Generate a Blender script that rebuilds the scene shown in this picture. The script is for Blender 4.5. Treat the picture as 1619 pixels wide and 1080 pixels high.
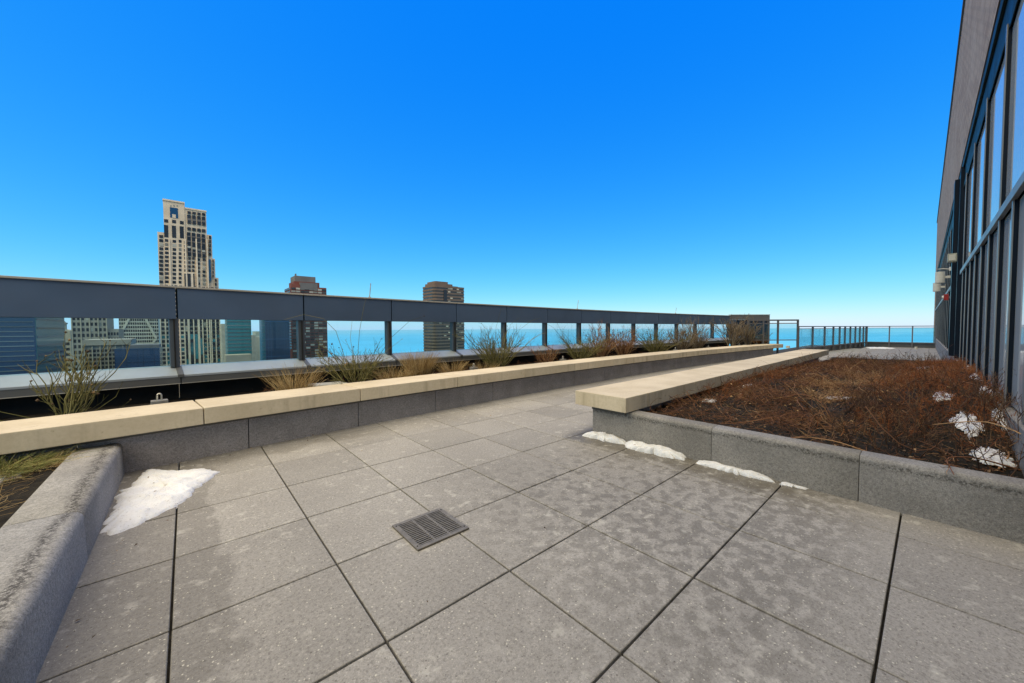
import bpy, bmesh, math, random
import numpy as np
from mathutils import Matrix, Vector

for o in list(bpy.data.objects):
    bpy.data.objects.remove(o)
S = bpy.context.scene
C = S.collection
rnd = random.Random(7)
rng = np.random.default_rng(11)

# ------------------------------------------------------------------ camera
# world x = along the benches (u), world y = across them (v), z up; metres
TH = 0.7214
CAM_H = 1.1742
FPX = 585.0
PITCH = math.atan((519.5 - 540) / FPX)
ROLL = -0.0048
fw = Vector((math.sin(TH), math.cos(TH), 0)); rt = Vector((math.cos(TH), -math.sin(TH), 0)); up = Vector((0, 0, 1))
f2 = fw * math.cos(PITCH) + up * math.sin(PITCH)
u2 = -fw * math.sin(PITCH) + up * math.cos(PITCH)
r3 = rt * math.cos(ROLL) + u2 * math.sin(ROLL)
u3 = -rt * math.sin(ROLL) + u2 * math.cos(ROLL)
cd = bpy.data.cameras.new('camera'); cam = bpy.data.objects.new('camera', cd); C.objects.link(cam)
M = Matrix((r3, u3, -f2)).transposed().to_4x4(); M.translation = (0, 0, CAM_H)
cam.matrix_world = M
cd.sensor_width = 36; cd.lens = 36 * FPX / 1619; cd.clip_start = 0.05; cd.clip_end = 120000
S.camera = cam

# ------------------------------------------------------------------ sky
SUN_EL, SUN_AZ = math.radians(68), math.radians(250)      # azimuth clockwise from +y
w = bpy.data.worlds.new('World'); S.world = w; w.use_nodes = True
nt = w.node_tree; N = nt.nodes; L = nt.links
bg = N['Background']; bg.inputs[1].default_value = 0.1
sky = N.new('ShaderNodeTexSky'); sky.sky_type = 'NISHITA'; sky.sun_disc = False
sky.sun_elevation = SUN_EL; sky.sun_rotation = SUN_AZ
sky.altitude = 150; sky.air_density = 1.0; sky.dust_density = 0.2; sky.ozone_density = 10
sep = N.new('ShaderNodeSeparateColor'); comb = N.new('ShaderNodeCombineColor')
L.new(sky.outputs[0], sep.inputs[0])
# a deep winter blue: one grade per channel, the same all round the sky
def chan(i, gain, expo, off=0.0):
    a = N.new('ShaderNodeMath'); a.operation = 'MULTIPLY'; a.inputs[1].default_value = 0.1
    p = N.new('ShaderNodeMath'); p.operation = 'POWER'; p.inputs[1].default_value = expo
    m = N.new('ShaderNodeMath'); m.operation = 'MULTIPLY'; m.inputs[1].default_value = gain * 10
    o_ = N.new('ShaderNodeMath'); o_.operation = 'SUBTRACT'; o_.use_clamp = True; o_.inputs[1].default_value = off
    L.new(sep.outputs[i], a.inputs[0]); L.new(a.outputs[0], o_.inputs[0]); L.new(o_.outputs[0], p.inputs[0]); L.new(p.outputs[0], m.inputs[0]); L.new(m.outputs[0], comb.inputs[i])
chan(0, 1.62, 1.5, 0.05); chan(1, 1.10, 0.92); chan(2, 0.82, 0.12)
L.new(comb.outputs[0], bg.inputs[0])

# ------------------------------------------------------------------ sun (thin high cloud: very soft)
sd = bpy.data.lights.new('sun', 'SUN'); so = bpy.data.objects.new('sun', sd); C.objects.link(so)
sd.energy = 4.6; sd.angle = math.radians(100); sd.color = (1.0, 0.82, 0.42)
sdir = Vector((math.sin(SUN_AZ) * math.cos(SUN_EL), math.cos(SUN_AZ) * math.cos(SUN_EL), math.sin(SUN_EL)))
so.rotation_euler = sdir.to_track_quat('Z', 'Y').to_euler(); so.location = (-20, -20, 60)

S.view_settings.view_transform = 'Standard'; S.view_settings.look = 'None'
S.view_settings.exposure = 0.45; S.view_settings.gamma = 1.0; S.view_settings.use_curve_mapping = False

# ------------------------------------------------------------------ materials
def nmat(name):
    m = bpy.data.materials.new(name); m.use_nodes = True
    t = m.node_tree
    return m, t, t.nodes, t.links, t.nodes['Principled BSDF']

class NG:
    """small node helper on world position"""
    def __init__(s, t, scale=(1, 1, 1)):
        s.t = t; s.n = t.nodes; s.l = t.links
        g = s.n.new('ShaderNodeNewGeometry'); s.pos = g.outputs['Position']; s.normal = g.outputs['Normal']
        if scale != (1, 1, 1):
            v = s.n.new('ShaderNodeVectorMath'); v.operation = 'MULTIPLY'; v.inputs[1].default_value = scale
            s.l.new(s.pos, v.inputs[0]); s.pos = v.outputs[0]
        sx = s.n.new('ShaderNodeSeparateXYZ'); s.l.new(g.outputs['Position'], sx.inputs[0]); s.x, s.y, s.z = sx.outputs
    def put(s, sock, v):
        if hasattr(v, 'is_output'): s.l.new(v, sock)
        elif isinstance(v, tuple) and len(v) == 3 and sock.type == 'RGBA': sock.default_value = (*v, 1)
        else: sock.default_value = v
    def noise(s, scale, detail=4, rough=0.55, vec=None, dist=0):
        k = s.n.new('ShaderNodeTexNoise'); k.inputs['Scale'].default_value = scale; k.inputs['Detail'].default_value = detail
        k.inputs['Roughness'].default_value = rough; k.inputs['Distortion'].default_value = dist
        s.l.new(vec or s.pos, k.inputs['Vector']); return k.outputs['Fac']
    def voro(s, scale, out='Distance'):
        k = s.n.new('ShaderNodeTexVoronoi'); k.inputs['Scale'].default_value = scale; s.l.new(s.pos, k.inputs['Vector']); return k
    def ramp(s, f, lo, hi, a=0.0, b=1.0):
        k = s.n.new('ShaderNodeMapRange'); k.interpolation_type = 'SMOOTHSTEP'
        s.put(k.inputs[0], f); k.inputs[1].default_value = lo; k.inputs[2].default_value = hi
        k.inputs[3].default_value = a; k.inputs[4].default_value = b; return k.outputs[0]
    def m(s, op, a, b=0.0, c=0.0):
        k = s.n.new('ShaderNodeMath'); k.operation = op
        s.put(k.inputs[0], a); s.put(k.inputs[1], b); s.put(k.inputs[2], c); return k.outputs[0]
    def mix(s, f, a, b, mode='MIX'):
        k = s.n.new('ShaderNodeMix'); k.data_type = 'RGBA'; k.blend_type = mode
        s.put(k.inputs[0], f); s.put(k.inputs[6], a); s.put(k.inputs[7], b); return k.outputs[2]
    def bump(s, h, strength, dist, nrm=None):
        k = s.n.new('ShaderNodeBump'); k.inputs['Strength'].default_value = strength; k.inputs['Distance'].default_value = dist
        s.l.new(h, k.inputs['Height'])
        if nrm: s.l.new(nrm, k.inputs['Normal'])
        return k.outputs[0]
    def objrand(s):
        k = s.n.new('ShaderNodeObjectInfo'); return k.outputs['Random']

def simple(name, col, rough=0.7, var=0.2, scale=6, bump=0.0, bscale=60, bdist=0.003, metal=0.0, spec=0.4, rand=0.0):
    m, t, n, l, b = nmat(name); g = NG(t)
    f = g.ramp(g.noise(scale), 0.3, 0.7)
    c = g.mix(f, tuple(x * (1 - var) for x in col), tuple(min(1, x * (1 + var)) for x in col))
    if rand:
        r = g.ramp(g.objrand(), 0, 1, 1 - rand, 1 + rand)
        c = g.mix(1.0, c, r, 'MULTIPLY')
    l.new(c, b.inputs['Base Color']); b.inputs['Roughness'].default_value = rough; b.inputs['Metallic'].default_value = metal
    b.inputs['Specular IOR Level'].default_value = spec
    if bump: l.new(g.bump(g.noise(bscale, 5), bump, bdist), b.inputs['Normal'])
    return m

MT = {}
def m_paver():
    m, t, n, l, b = nmat('paver_concrete'); g = NG(t)
    base = g.mix(g.ramp(g.noise(1.3, 3), 0.3, 0.7), (0.245, 0.228, 0.205), (0.315, 0.294, 0.264))
    base = g.mix(g.m('MULTIPLY', g.ramp(g.noise(160, 3, 0.7), 0.35, 0.7), 0.45), base, (0.37, 0.34, 0.30))
    base = g.mix(g.m('MULTIPLY', g.ramp(g.noise(95, 4, 0.7), 0.52, 0.72), 0.5), base, (0.13, 0.11, 0.085))
    base = g.mix(g.m('MULTIPLY', g.ramp(g.noise(64, 5, 0.85), 0.48, 0.60), 0.58), base, (0.135, 0.122, 0.106))
    base = g.mix(g.m('MULTIPLY', g.ramp(g.noise(52, 5, 0.85), 0.53, 0.65), 0.58), base, (0.44, 0.41, 0.365))
    rr = g.ramp(g.objrand(), 0, 1, 0.90, 1.07); base = g.mix(1.0, base, rr, 'MULTIPLY')
    # damp mottling where the slabs are drying (towards the right planter) and wet margins by curb and snow
    region = g.m('MULTIPLY', g.ramp(g.m('SUBTRACT', g.x, g.m('MULTIPLY', g.y, 0.25)), 0.2, 1.7), g.m('MULTIPLY', g.ramp(g.y, 2.9, 1.8), g.ramp(g.y, 0.0, 0.5)))
    mott = g.m('MULTIPLY', g.ramp(g.m('ADD', g.noise(13, 5, 0.62), g.m('MULTIPLY', g.m('SUBTRACT', g.objrand(), 0.5), 0.10)), 0.47, 0.56), region)
    base = g.mix(g.m('MULTIPLY', mott, 0.52), base, (0.10, 0.086, 0.062))
    wob = g.m('MULTIPLY', g.noise(3.5, 4), 0.42)
    wet1 = g.m('MULTIPLY', g.ramp(g.m('ADD', g.x, wob), 3.20, 3.30), g.m('MULTIPLY', g.ramp(g.y, 0.35, 0.75), g.ramp(g.y, 2.72, 2.55)))
    wet1 = g.m('MULTIPLY', wet1, g.ramp(g.x, 5.4, 4.6))
    wet2 = g.m('MULTIPLY', g.ramp(g.m('SUBTRACT', g.x, wob), -0.09, -0.13), 0.58)
    wet3 = g.m('MULTIPLY', g.ramp(g.m('ADD', g.y, wob), 4.25, 4.40), 0.55)
    wet3 = g.m('MULTIPLY', wet3, g.ramp(g.x, 2.2, 1.0))
    wet = g.m('MAXIMUM', wet1, g.m('MAXIMUM', wet2, wet3))
    base = g.mix(g.m('MULTIPLY', wet, 0.62), base, (0.085, 0.072, 0.050))
    # pale lime bloom
    bloom = g.m('MULTIPLY', g.ramp(g.noise(11, 5, 0.65), 0.54, 0.70), g.ramp(g.noise(1.1, 2), 0.32, 0.58))
    base = g.mix(g.m('MULTIPLY', bloom, 0.60), base, (0.50, 0.47, 0.41))
    # exposed aggregate: pale and dark chips
    v = g.voro(75); chip = g.m('MULTIPLY', g.ramp(v.outputs['Distance'], 0.30, 0.22), 1.0)
    sc = n.new('ShaderNodeSeparateColor'); l.new(v.outputs['Color'], sc.inputs[0])
    pale = g.m('MULTIPLY', chip, g.ramp(sc.outputs[0], 0.86, 0.90)); dark = g.m('MULTIPLY', chip, g.ramp(sc.outputs[1], 0.88, 0.92))
    v2 = g.voro(190); chip2 = g.ramp(v2.outputs['Distance'], 0.34, 0.24); sc2 = n.new('ShaderNodeSeparateColor'); l.new(v2.outputs['Color'], sc2.inputs[0])
    pale = g.m('MAXIMUM', pale, g.m('MULTIPLY', g.m('MULTIPLY', chip2, g.ramp(sc2.outputs[0], 0.90, 0.94)), 0.8))
    base = g.mix(g.m('MULTIPLY', pale, 0.75), base, (0.58, 0.54, 0.44)); base = g.mix(g.m('MULTIPLY', dark, 0.6), base, (0.07, 0.06, 0.05))
    l.new(base, b.inputs['Base Color'])
    l.new(g.m('SUBTRACT', 0.82, g.m('MULTIPLY', g.m('MAXIMUM', wet, g.m('MULTIPLY', mott, 0.6)), 0.30)), b.inputs['Roughness'])
    b.inputs['Specular IOR Level'].default_value = 0.3
    l.new(g.bump(g.noise(140, 5, 0.7), 0.30, 0.004), b.inputs['Normal'])
    return m
MT['paver'] = m_paver()

def m_coping():
    m, t, n, l, b = nmat('coping_limestone'); g = NG(t)
    c = g.mix(g.ramp(g.noise(2.2, 5), 0.3, 0.7), (0.51, 0.42, 0.290), (0.60, 0.505, 0.365))
    c = g.mix(g.m('MULTIPLY', g.ramp(g.noise(40, 5, 0.7), 0.4, 0.7), 0.25), c, (0.36, 0.29, 0.18))
    # drip streaks down the vertical faces
    gv = NG(t, (9, 9, 0.8)); st = g.m('MULTIPLY', g.ramp(gv.noise(1.0, 3), 0.5, 0.72), g.ramp(g.z, 0.47, 0.455))
    c = g.mix(g.m('MULTIPLY', st, 0.42), c, (0.24, 0.19, 0.12))
    c = g.mix(g.m('MULTIPLY', g.ramp(g.noise(14, 6, 0.75), 0.60, 0.72), 0.6), c, (0.22, 0.165, 0.10))
    c = g.mix(1.0, c, g.ramp(g.objrand(), 0, 1, 0.90, 1.07), 'MULTIPLY')
    l.new(c, b.inputs['Base Color']); b.inputs['Roughness'].default_value = 0.78; b.inputs['Specular IOR Level'].default_value = 0.3
    l.new(g.bump(g.noise(120, 4), 0.12, 0.003), b.inputs['Normal']); return m
MT['coping'] = m_coping()

def m_curb(name, col, stain_axis=None):
    m, t, n, l, b = nmat(name); g = NG(t)
    c = g.mix(g.ramp(g.noise(3, 4), 0.3, 0.7), tuple(x * 0.82 for x in col), tuple(x * 1.12 for x in col))
    c = g.mix(g.m('MULTIPLY', g.ramp(g.noise(170, 4, 0.75), 0.5, 0.68), 0.75), c, tuple(x * 0.30 for x in col))
    c = g.mix(g.m('MULTIPLY', g.ramp(g.noise(110, 3, 0.7), 0.58, 0.74), 0.4), c, tuple(min(1, x * 1.7) for x in col))
    c = g.mix(g.m('MULTIPLY', g.ramp(g.noise(70, 5, 0.85), 0.47, 0.59), 0.52), c, tuple(x * 0.36 for x in col))
    c = g.mix(g.m('MULTIPLY', g.ramp(g.noise(58, 5, 0.85), 0.53, 0.65), 0.40), c, tuple(min(1, x * 1.7) for x in col))
    if stain_axis == 'left':     # black lichen along the outer arris
        wob = g.m('MULTIPLY', g.noise(5, 5, 0.7), 0.16)
        d = g.m('ABSOLUTE', g.m('SUBTRACT', g.m('SUBTRACT', g.x, -0.56), wob))
        k = g.m('MULTIPLY', g.ramp(d, 0.055, 0.0), g.ramp(g.z, 0.17, 0.23))
        k = g.m('MULTIPLY', k, g.ramp(g.noise(75, 4, 0.8), 0.40, 0.56))
        c = g.mix(g.m('MULTIPLY', k, 0.88), c, (0.035, 0.03, 0.028))
    elif stain_axis == 'right':
        wob = g.m('MULTIPLY', g.noise(6, 5, 0.7), 0.07)
        d = g.m('ABSOLUTE', g.m('SUBTRACT', g.m('ADD', g.z, wob), 0.305))
        k = g.m('MULTIPLY', g.ramp(d, 0.03, 0.0), g.ramp(g.noise(80, 4, 0.8), 0.44, 0.58))
        c = g.mix(g.m('MULTIPLY', k, 0.8), c, (0.04, 0.035, 0.03))
    l.new(c, b.inputs['Base Color']); b.inputs['Roughness'].default_value = 0.88; b.inputs['Specular IOR Level'].default_value = 0.25
    h = g.m('ADD', g.noise(190, 3, 0.7), g.m('MULTIPLY', g.noise(60, 3), 0.5))
    l.new(g.bump(h, 0.55, 0.006), b.inputs['Normal']); return m
MT['curb_left'] = m_curb('curb_concrete_lichen', (0.32, 0.30, 0.275), 'left')
MT['curb_right'] = m_curb('curb_concrete', (0.28, 0.26, 0.235), 'right')
MT['bench_wall'] = m_curb('bench_wall_precast', (0.31, 0.285, 0.28))
MT['joint'] = simple('joint_bed', (0.03, 0.026, 0.02), 0.95, 0.4, 30, 0.5, 90)
MT['dark_strip'] = simple('reveal_metal', (0.085, 0.08, 0.07), 0.5, 0.1, 8)
MT['membrane'] = simple('black_membrane', (0.010, 0.009, 0.008), 0.85, 0.4, 5, 0.2, 30)

def m_panel(name, c0, rough, metal=0.0, spec=0.5):
    m, t, n, l, b = nmat(name); g = NG(t); gs = NG(t, (0.6, 0.6, 8))
    c = g.mix(g.ramp(g.noise(1.5, 3), 0.3, 0.7), tuple(x * 0.92 for x in c0), tuple(x * 1.08 for x in c0))
    c = g.mix(g.m('MULTIPLY', g.ramp(g.noise(22, 6, 0.8), 0.6, 0.75), 0.14), c, tuple(min(1, x * 2.2) for x in c0))
    c = g.mix(1.0, c, g.ramp(g.objrand(), 0, 1, 0.93, 1.07), 'MULTIPLY')
    l.new(c, b.inputs['Base Color']); l.new(g.ramp(g.noise(4, 4), 0.3, 0.7, rough - 0.06, rough + 0.08), b.inputs['Roughness'])
    b.inputs['Metallic'].default_value = metal; b.inputs['Specular IOR Level'].default_value = spec
    l.new(g.bump(g.noise(1.7, 2), 0.06, 0.02), b.inputs['Normal']); return m
MT['panel'] = m_panel('parapet_panel_paint', (0.050, 0.079, 0.130), 0.42)
MT['post'] = m_panel('parapet_post_paint', (0.052, 0.062, 0.075), 0.45)
MT['sill'] = m_panel('parapet_sill_metal', (0.33, 0.35, 0.36), 0.42, 0.3)
MT['fascia'] = m_panel('parapet_fascia', (0.085, 0.083, 0.078), 0.45)
MT['flashing'] = m_panel('parapet_flashing', (0.34, 0.31, 0.26), 0.5)
MT['rail'] = m_panel('railing_paint', (0.13, 0.125, 0.128), 0.45, 0.2)
MT['steel'] = simple('galvanised_steel', (0.42, 0.39, 0.33), 0.45, 0.2, 20, metal=0.6)
MT['box_grey'] = simple('grey_box_paint', (0.20, 0.185, 0.16), 0.6, 0.15, 15)
MT['cover'] = simple('pale_cover_metal', (0.42, 0.40, 0.33), 0.5, 0.2, 12)
MT['grate'] = simple('grate_bronze', (0.20, 0.175, 0.135), 0.5, 0.2, 40, 0.15, 120, metal=0.35)
MT['black'] = simple('black_void', (0.006, 0.006, 0.005), 0.9, 0.2, 10)

def m_glass(name, tint, refl_lo, refl_hi, rough=0.0):
    m, t, n, l, b = nmat(name); n.remove(b); out = n['Material Output']
    tr = n.new('ShaderNodeBsdfTransparent'); tr.inputs[0].default_value = (*tint, 1)
    gl = n.new('ShaderNodeBsdfGlossy'); gl.inputs['Roughness'].default_value = rough; gl.inputs[0].default_value = (1, 1, 1, 1)
    fr = n.new('ShaderNodeLayerWeight'); fr.inputs[0].default_value = 0.25
    mr = n.new('ShaderNodeMapRange'); l.new(fr.outputs['Fresnel'], mr.inputs[0]); mr.inputs[3].default_value = refl_lo; mr.inputs[4].default_value = refl_hi
    mx = n.new('ShaderNodeMixShader'); l.new(mr.outputs[0], mx.inputs[0]); l.new(tr.outputs[0], mx.inputs[1]); l.new(gl.outputs[0], mx.inputs[2])
    l.new(mx.outputs[0], out.inputs[0]); return m
MT['glass'] = m_glass('parapet_glass', (0.80, 0.93, 0.96), 0.015, 0.28)
MT['rail_glass'] = m_glass('railing_glass', (0.72, 0.92, 0.96), 0.02, 0.4)

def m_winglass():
    # storefront glass: pale overcast reflection put into base colour, sky mirrored in the pane
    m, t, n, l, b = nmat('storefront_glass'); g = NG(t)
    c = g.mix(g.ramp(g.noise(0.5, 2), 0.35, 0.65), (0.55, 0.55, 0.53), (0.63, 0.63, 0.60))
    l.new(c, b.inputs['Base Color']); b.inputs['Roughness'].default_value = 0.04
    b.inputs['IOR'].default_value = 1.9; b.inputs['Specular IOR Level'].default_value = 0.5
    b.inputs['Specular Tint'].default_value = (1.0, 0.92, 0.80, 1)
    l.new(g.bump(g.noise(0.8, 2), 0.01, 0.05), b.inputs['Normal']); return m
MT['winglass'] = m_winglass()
MT['fin'] = m_panel('mullion_paint', (0.008, 0.012, 0.019), 0.38, 0.0, 0.10)
MT['fin_edge'] = m_panel('mullion_cap', (0.22, 0.21, 0.195), 0.4, 0.2)
MT['head'] = m_panel('head_frame', (0.008, 0.016, 0.017), 0.5, 0.0, 0.12)

def m_brick():
    m, t, n, l, b = nmat('brick_wall'); g = NG(t)
    cx = n.new('ShaderNodeCombineXYZ'); l.new(g.x, cx.inputs[0]); l.new(g.z, cx.inputs[1])
    br = n.new('ShaderNodeTexBrick'); l.new(cx.outputs[0], br.inputs['Vector'])
    br.inputs['Scale'].default_value = 1; br.inputs['Brick Width'].default_value = 0.30; br.inputs['Row Height'].default_value = 0.085
    br.inputs['Mortar Size'].default_value = 0.010; br.inputs['Mortar Smooth'].default_value = 0.2; br.inputs['Bias'].default_value = 0.1
    br.inputs['Color1'].default_value = (0.34, 0.205, 0.13, 1); br.inputs['Color2'].default_value = (0.48, 0.32, 0.21, 1); br.inputs['Mortar'].default_value = (0.11, 0.09, 0.07, 1)
    c = g.mix(g.m('MULTIPLY', g.ramp(g.noise(1.0, 4), 0.4, 0.7), 0.35), br.outputs['Color'], (0.50, 0.37, 0.27))
    # movement joints
    l.new(c, b.inputs['Base Color']); b.inputs['Roughness'].default_value = 0.85
    inv = g.m('SUBTRACT', 1.0, br.outputs['Fac']); l.new(g.bump(inv, 0.6, 0.012), b.inputs['Normal']); return m
MT['brick'] = m_brick()

def m_soil(name, c0, c1):
    m, t, n, l, b = nmat(name); g = NG(t)
    c = g.mix(g.ramp(g.noise(14, 6, 0.7), 0.3, 0.7), c0, c1)
    c = g.mix(g.m('MULTIPLY', g.ramp(g.noise(90, 3, 0.7), 0.64, 0.76), 0.45), c, (0.19, 0.16, 0.11))
    l.new(c, b.inputs['Base Color']); b.inputs['Roughness'].default_value = 0.92; b.inputs['Specular IOR Level'].default_value = 0.2
    l.new(g.bump(g.m('ADD', g.noise(45, 6, 0.75), g.noise(150, 3)), 0.9, 0.02), b.inputs['Normal']); return m
MT['soil'] = m_soil('planter_soil', (0.012, 0.010, 0.007), (0.040, 0.031, 0.021))

def m_twig(name, a, b_, c_):
    m, t, n, l, b = nmat(name); g = NG(t)
    at = n.new('ShaderNodeAttribute'); at.attribute_name = 'tone'
    c = g.mix(g.ramp(at.outputs['Fac'], 0.0, 0.55), a, b_); c = g.mix(g.ramp(at.outputs['Fac'], 0.5, 1.0), c, c_)
    l.new(c, b.inputs['Base Color']); b.inputs['Roughness'].default_value = 0.75; b.inputs['Specular IOR Level'].default_value = 0.25
    return m
MT['twig_brown'] = m_twig('dead_twig_brown', (0.060, 0.026, 0.013), (0.20, 0.085, 0.038), (0.46, 0.28, 0.13))
MT['twig_rust'] = m_twig('dead_twig_rust', (0.11, 0.034, 0.012), (0.30, 0.092, 0.026), (0.50, 0.20, 0.065))
MT['twig_green'] = m_twig('olive_stem', (0.055, 0.050, 0.016), (0.125, 0.115, 0.035), (0.26, 0.22, 0.085))
MT['twig_grey'] = m_twig('bare_grey_stem', (0.075, 0.055, 0.035), (0.17, 0.125, 0.08), (0.33, 0.26, 0.17))
MT['straw'] = m_twig('straw_grass', (0.16, 0.095, 0.035), (0.36, 0.235, 0.095), (0.55, 0.42, 0.21))
MT['grass'] = m_twig('green_grass', (0.07, 0.08, 0.018), (0.17, 0.18, 0.045), (0.42, 0.36, 0.14))
MT['leaf'] = m_twig('dead_leaf', (0.10, 0.045, 0.018), (0.26, 0.135, 0.05), (0.50, 0.34, 0.16))
MT['seed'] = m_twig('seed_head', (0.035, 0.022, 0.012), (0.09, 0.055, 0.028), (0.34, 0.22, 0.10))
MT['bark'] = m_twig('bark_chip', (0.022, 0.015, 0.009), (0.085, 0.052, 0.028), (0.27, 0.165, 0.085))
MT['bark_stem'] = m_twig('dark_stem', (0.040, 0.022, 0.013), (0.10, 0.052, 0.028), (0.26, 0.15, 0.07))
MT['moss'] = simple('moss', (0.10, 0.12, 0.02), 0.9, 0.4, 40, 0.6, 120)

def m_snow():
    m, t, n, l, b = nmat('old_snow'); g = NG(t)
    c = g.mix(g.ramp(g.noise(9, 5), 0.3, 0.7), (0.66, 0.65, 0.645), (0.75, 0.74, 0.73))
    c = g.mix(g.m('MULTIPLY', g.ramp(g.noise(75, 4, 0.85), 0.56, 0.66), 0.60), c, (0.20, 0.17, 0.13))
    l.new(c, b.inputs['Base Color']); b.inputs['Roughness'].default_value = 0.7
    b.inputs['Subsurface Weight'].default_value = 0.15; b.inputs['Subsurface Radius'].default_value = (0.02, 0.025, 0.03); b.inputs['Subsurface Scale'].default_value = 0.5
    l.new(g.bump(g.noise(70, 6, 0.8), 0.5, 0.010), b.inputs['Normal']); return m
MT['snow'] = m_snow()

def m_city(name, col, var=0.12, scale=0.15, rough=0.8):
    return simple(name, col, rough, var, scale)
MT['tan'] = m_city('tower_limestone', (0.63, 0.50, 0.345)); MT['tan_pier'] = m_city('tower_pier', (0.67, 0.54, 0.38))
MT['grey_stone'] = m_city('grey_stone', (0.30, 0.26, 0.195)); MT['church'] = m_city('pale_stone', (0.36, 0.30, 0.21))
MT['brace'] = m_city('pale_concrete', (0.46, 0.42, 0.32)); MT['redbrown'] = m_city('red_granite', (0.15, 0.042, 0.027)); MT['redlight'] = m_city('red_granite_light', (0.185, 0.055, 0.036))
MT['mech'] = m_city('mechanical_grey', (0.135, 0.125, 0.115)); MT['browntower'] = m_city('brown_tower', (0.15, 0.10, 0.068))
def m_cityglass(name, col, rough=0.12, spec=0.6):
    m, t, n, l, b = nmat(name); g = NG(t)
    r = g.objrand(); c = g.mix(g.ramp(r, 0, 1), tuple(x * 0.55 for x in col), tuple(x * 1.5 for x in col))
    l.new(c, b.inputs['Base Color']); b.inputs['Roughness'].default_value = rough; b.inputs['Specular IOR Level'].default_value = spec; return m
MT['window'] = m_cityglass('window_dark', (0.022, 0.020, 0.020), 0.3, 0.35); MT['window_lit'] = m_cityglass('window_pale', (0.27, 0.25, 0.19), 0.4)
MT['blueglass'] = m_cityglass('blue_curtain_glass', (0.010, 0.034, 0.075), 0.12); MT['teal'] = m_cityglass('teal_curtain_glass', (0.022, 0.125, 0.135), 0.15)
MT['spandrel'] = m_cityglass('spandrel_band', (0.11, 0.13, 0.13), 0.4); MT['bronze'] = m_cityglass('bronze_window', (0.055, 0.042, 0.032), 0.2, 0.5)
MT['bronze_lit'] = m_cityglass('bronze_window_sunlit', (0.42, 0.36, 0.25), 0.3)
MT['white_paint'] = simple('white_paint', (0.62, 0.56, 0.45), 0.5, 0.08, 10); MT['beige_paint'] = simple('beige_paint', (0.36, 0.34, 0.25), 0.5, 0.1, 10)
MT['red_paint'] = simple('red_paint', (0.32, 0.018, 0.010), 0.4, 0.1, 10)

def m_water():
    m, t, n, l, b = nmat('lake_water'); g = NG(t)
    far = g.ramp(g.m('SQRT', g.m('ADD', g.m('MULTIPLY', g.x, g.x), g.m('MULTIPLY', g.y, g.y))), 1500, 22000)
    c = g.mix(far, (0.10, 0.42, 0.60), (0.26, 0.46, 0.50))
    gs = NG(t, (1, 1, 1)); c = g.mix(g.m('MULTIPLY', g.ramp(g.noise(0.0006, 4), 0.4, 0.7), 0.35), c, (0.06, 0.24, 0.29))
    l.new(c, b.inputs['Base Color']); b.inputs['Roughness'].default_value = 0.35; b.inputs['Specular IOR Level'].default_value = 0.35
    l.new(g.bump(g.noise(0.05, 4), 0.6, 4.0), b.inputs['Normal']); return m
MT['water'] = m_water(); MT['cityground'] = m_city('city_ground', (0.10, 0.09, 0.075), 0.4, 0.02)

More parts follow.
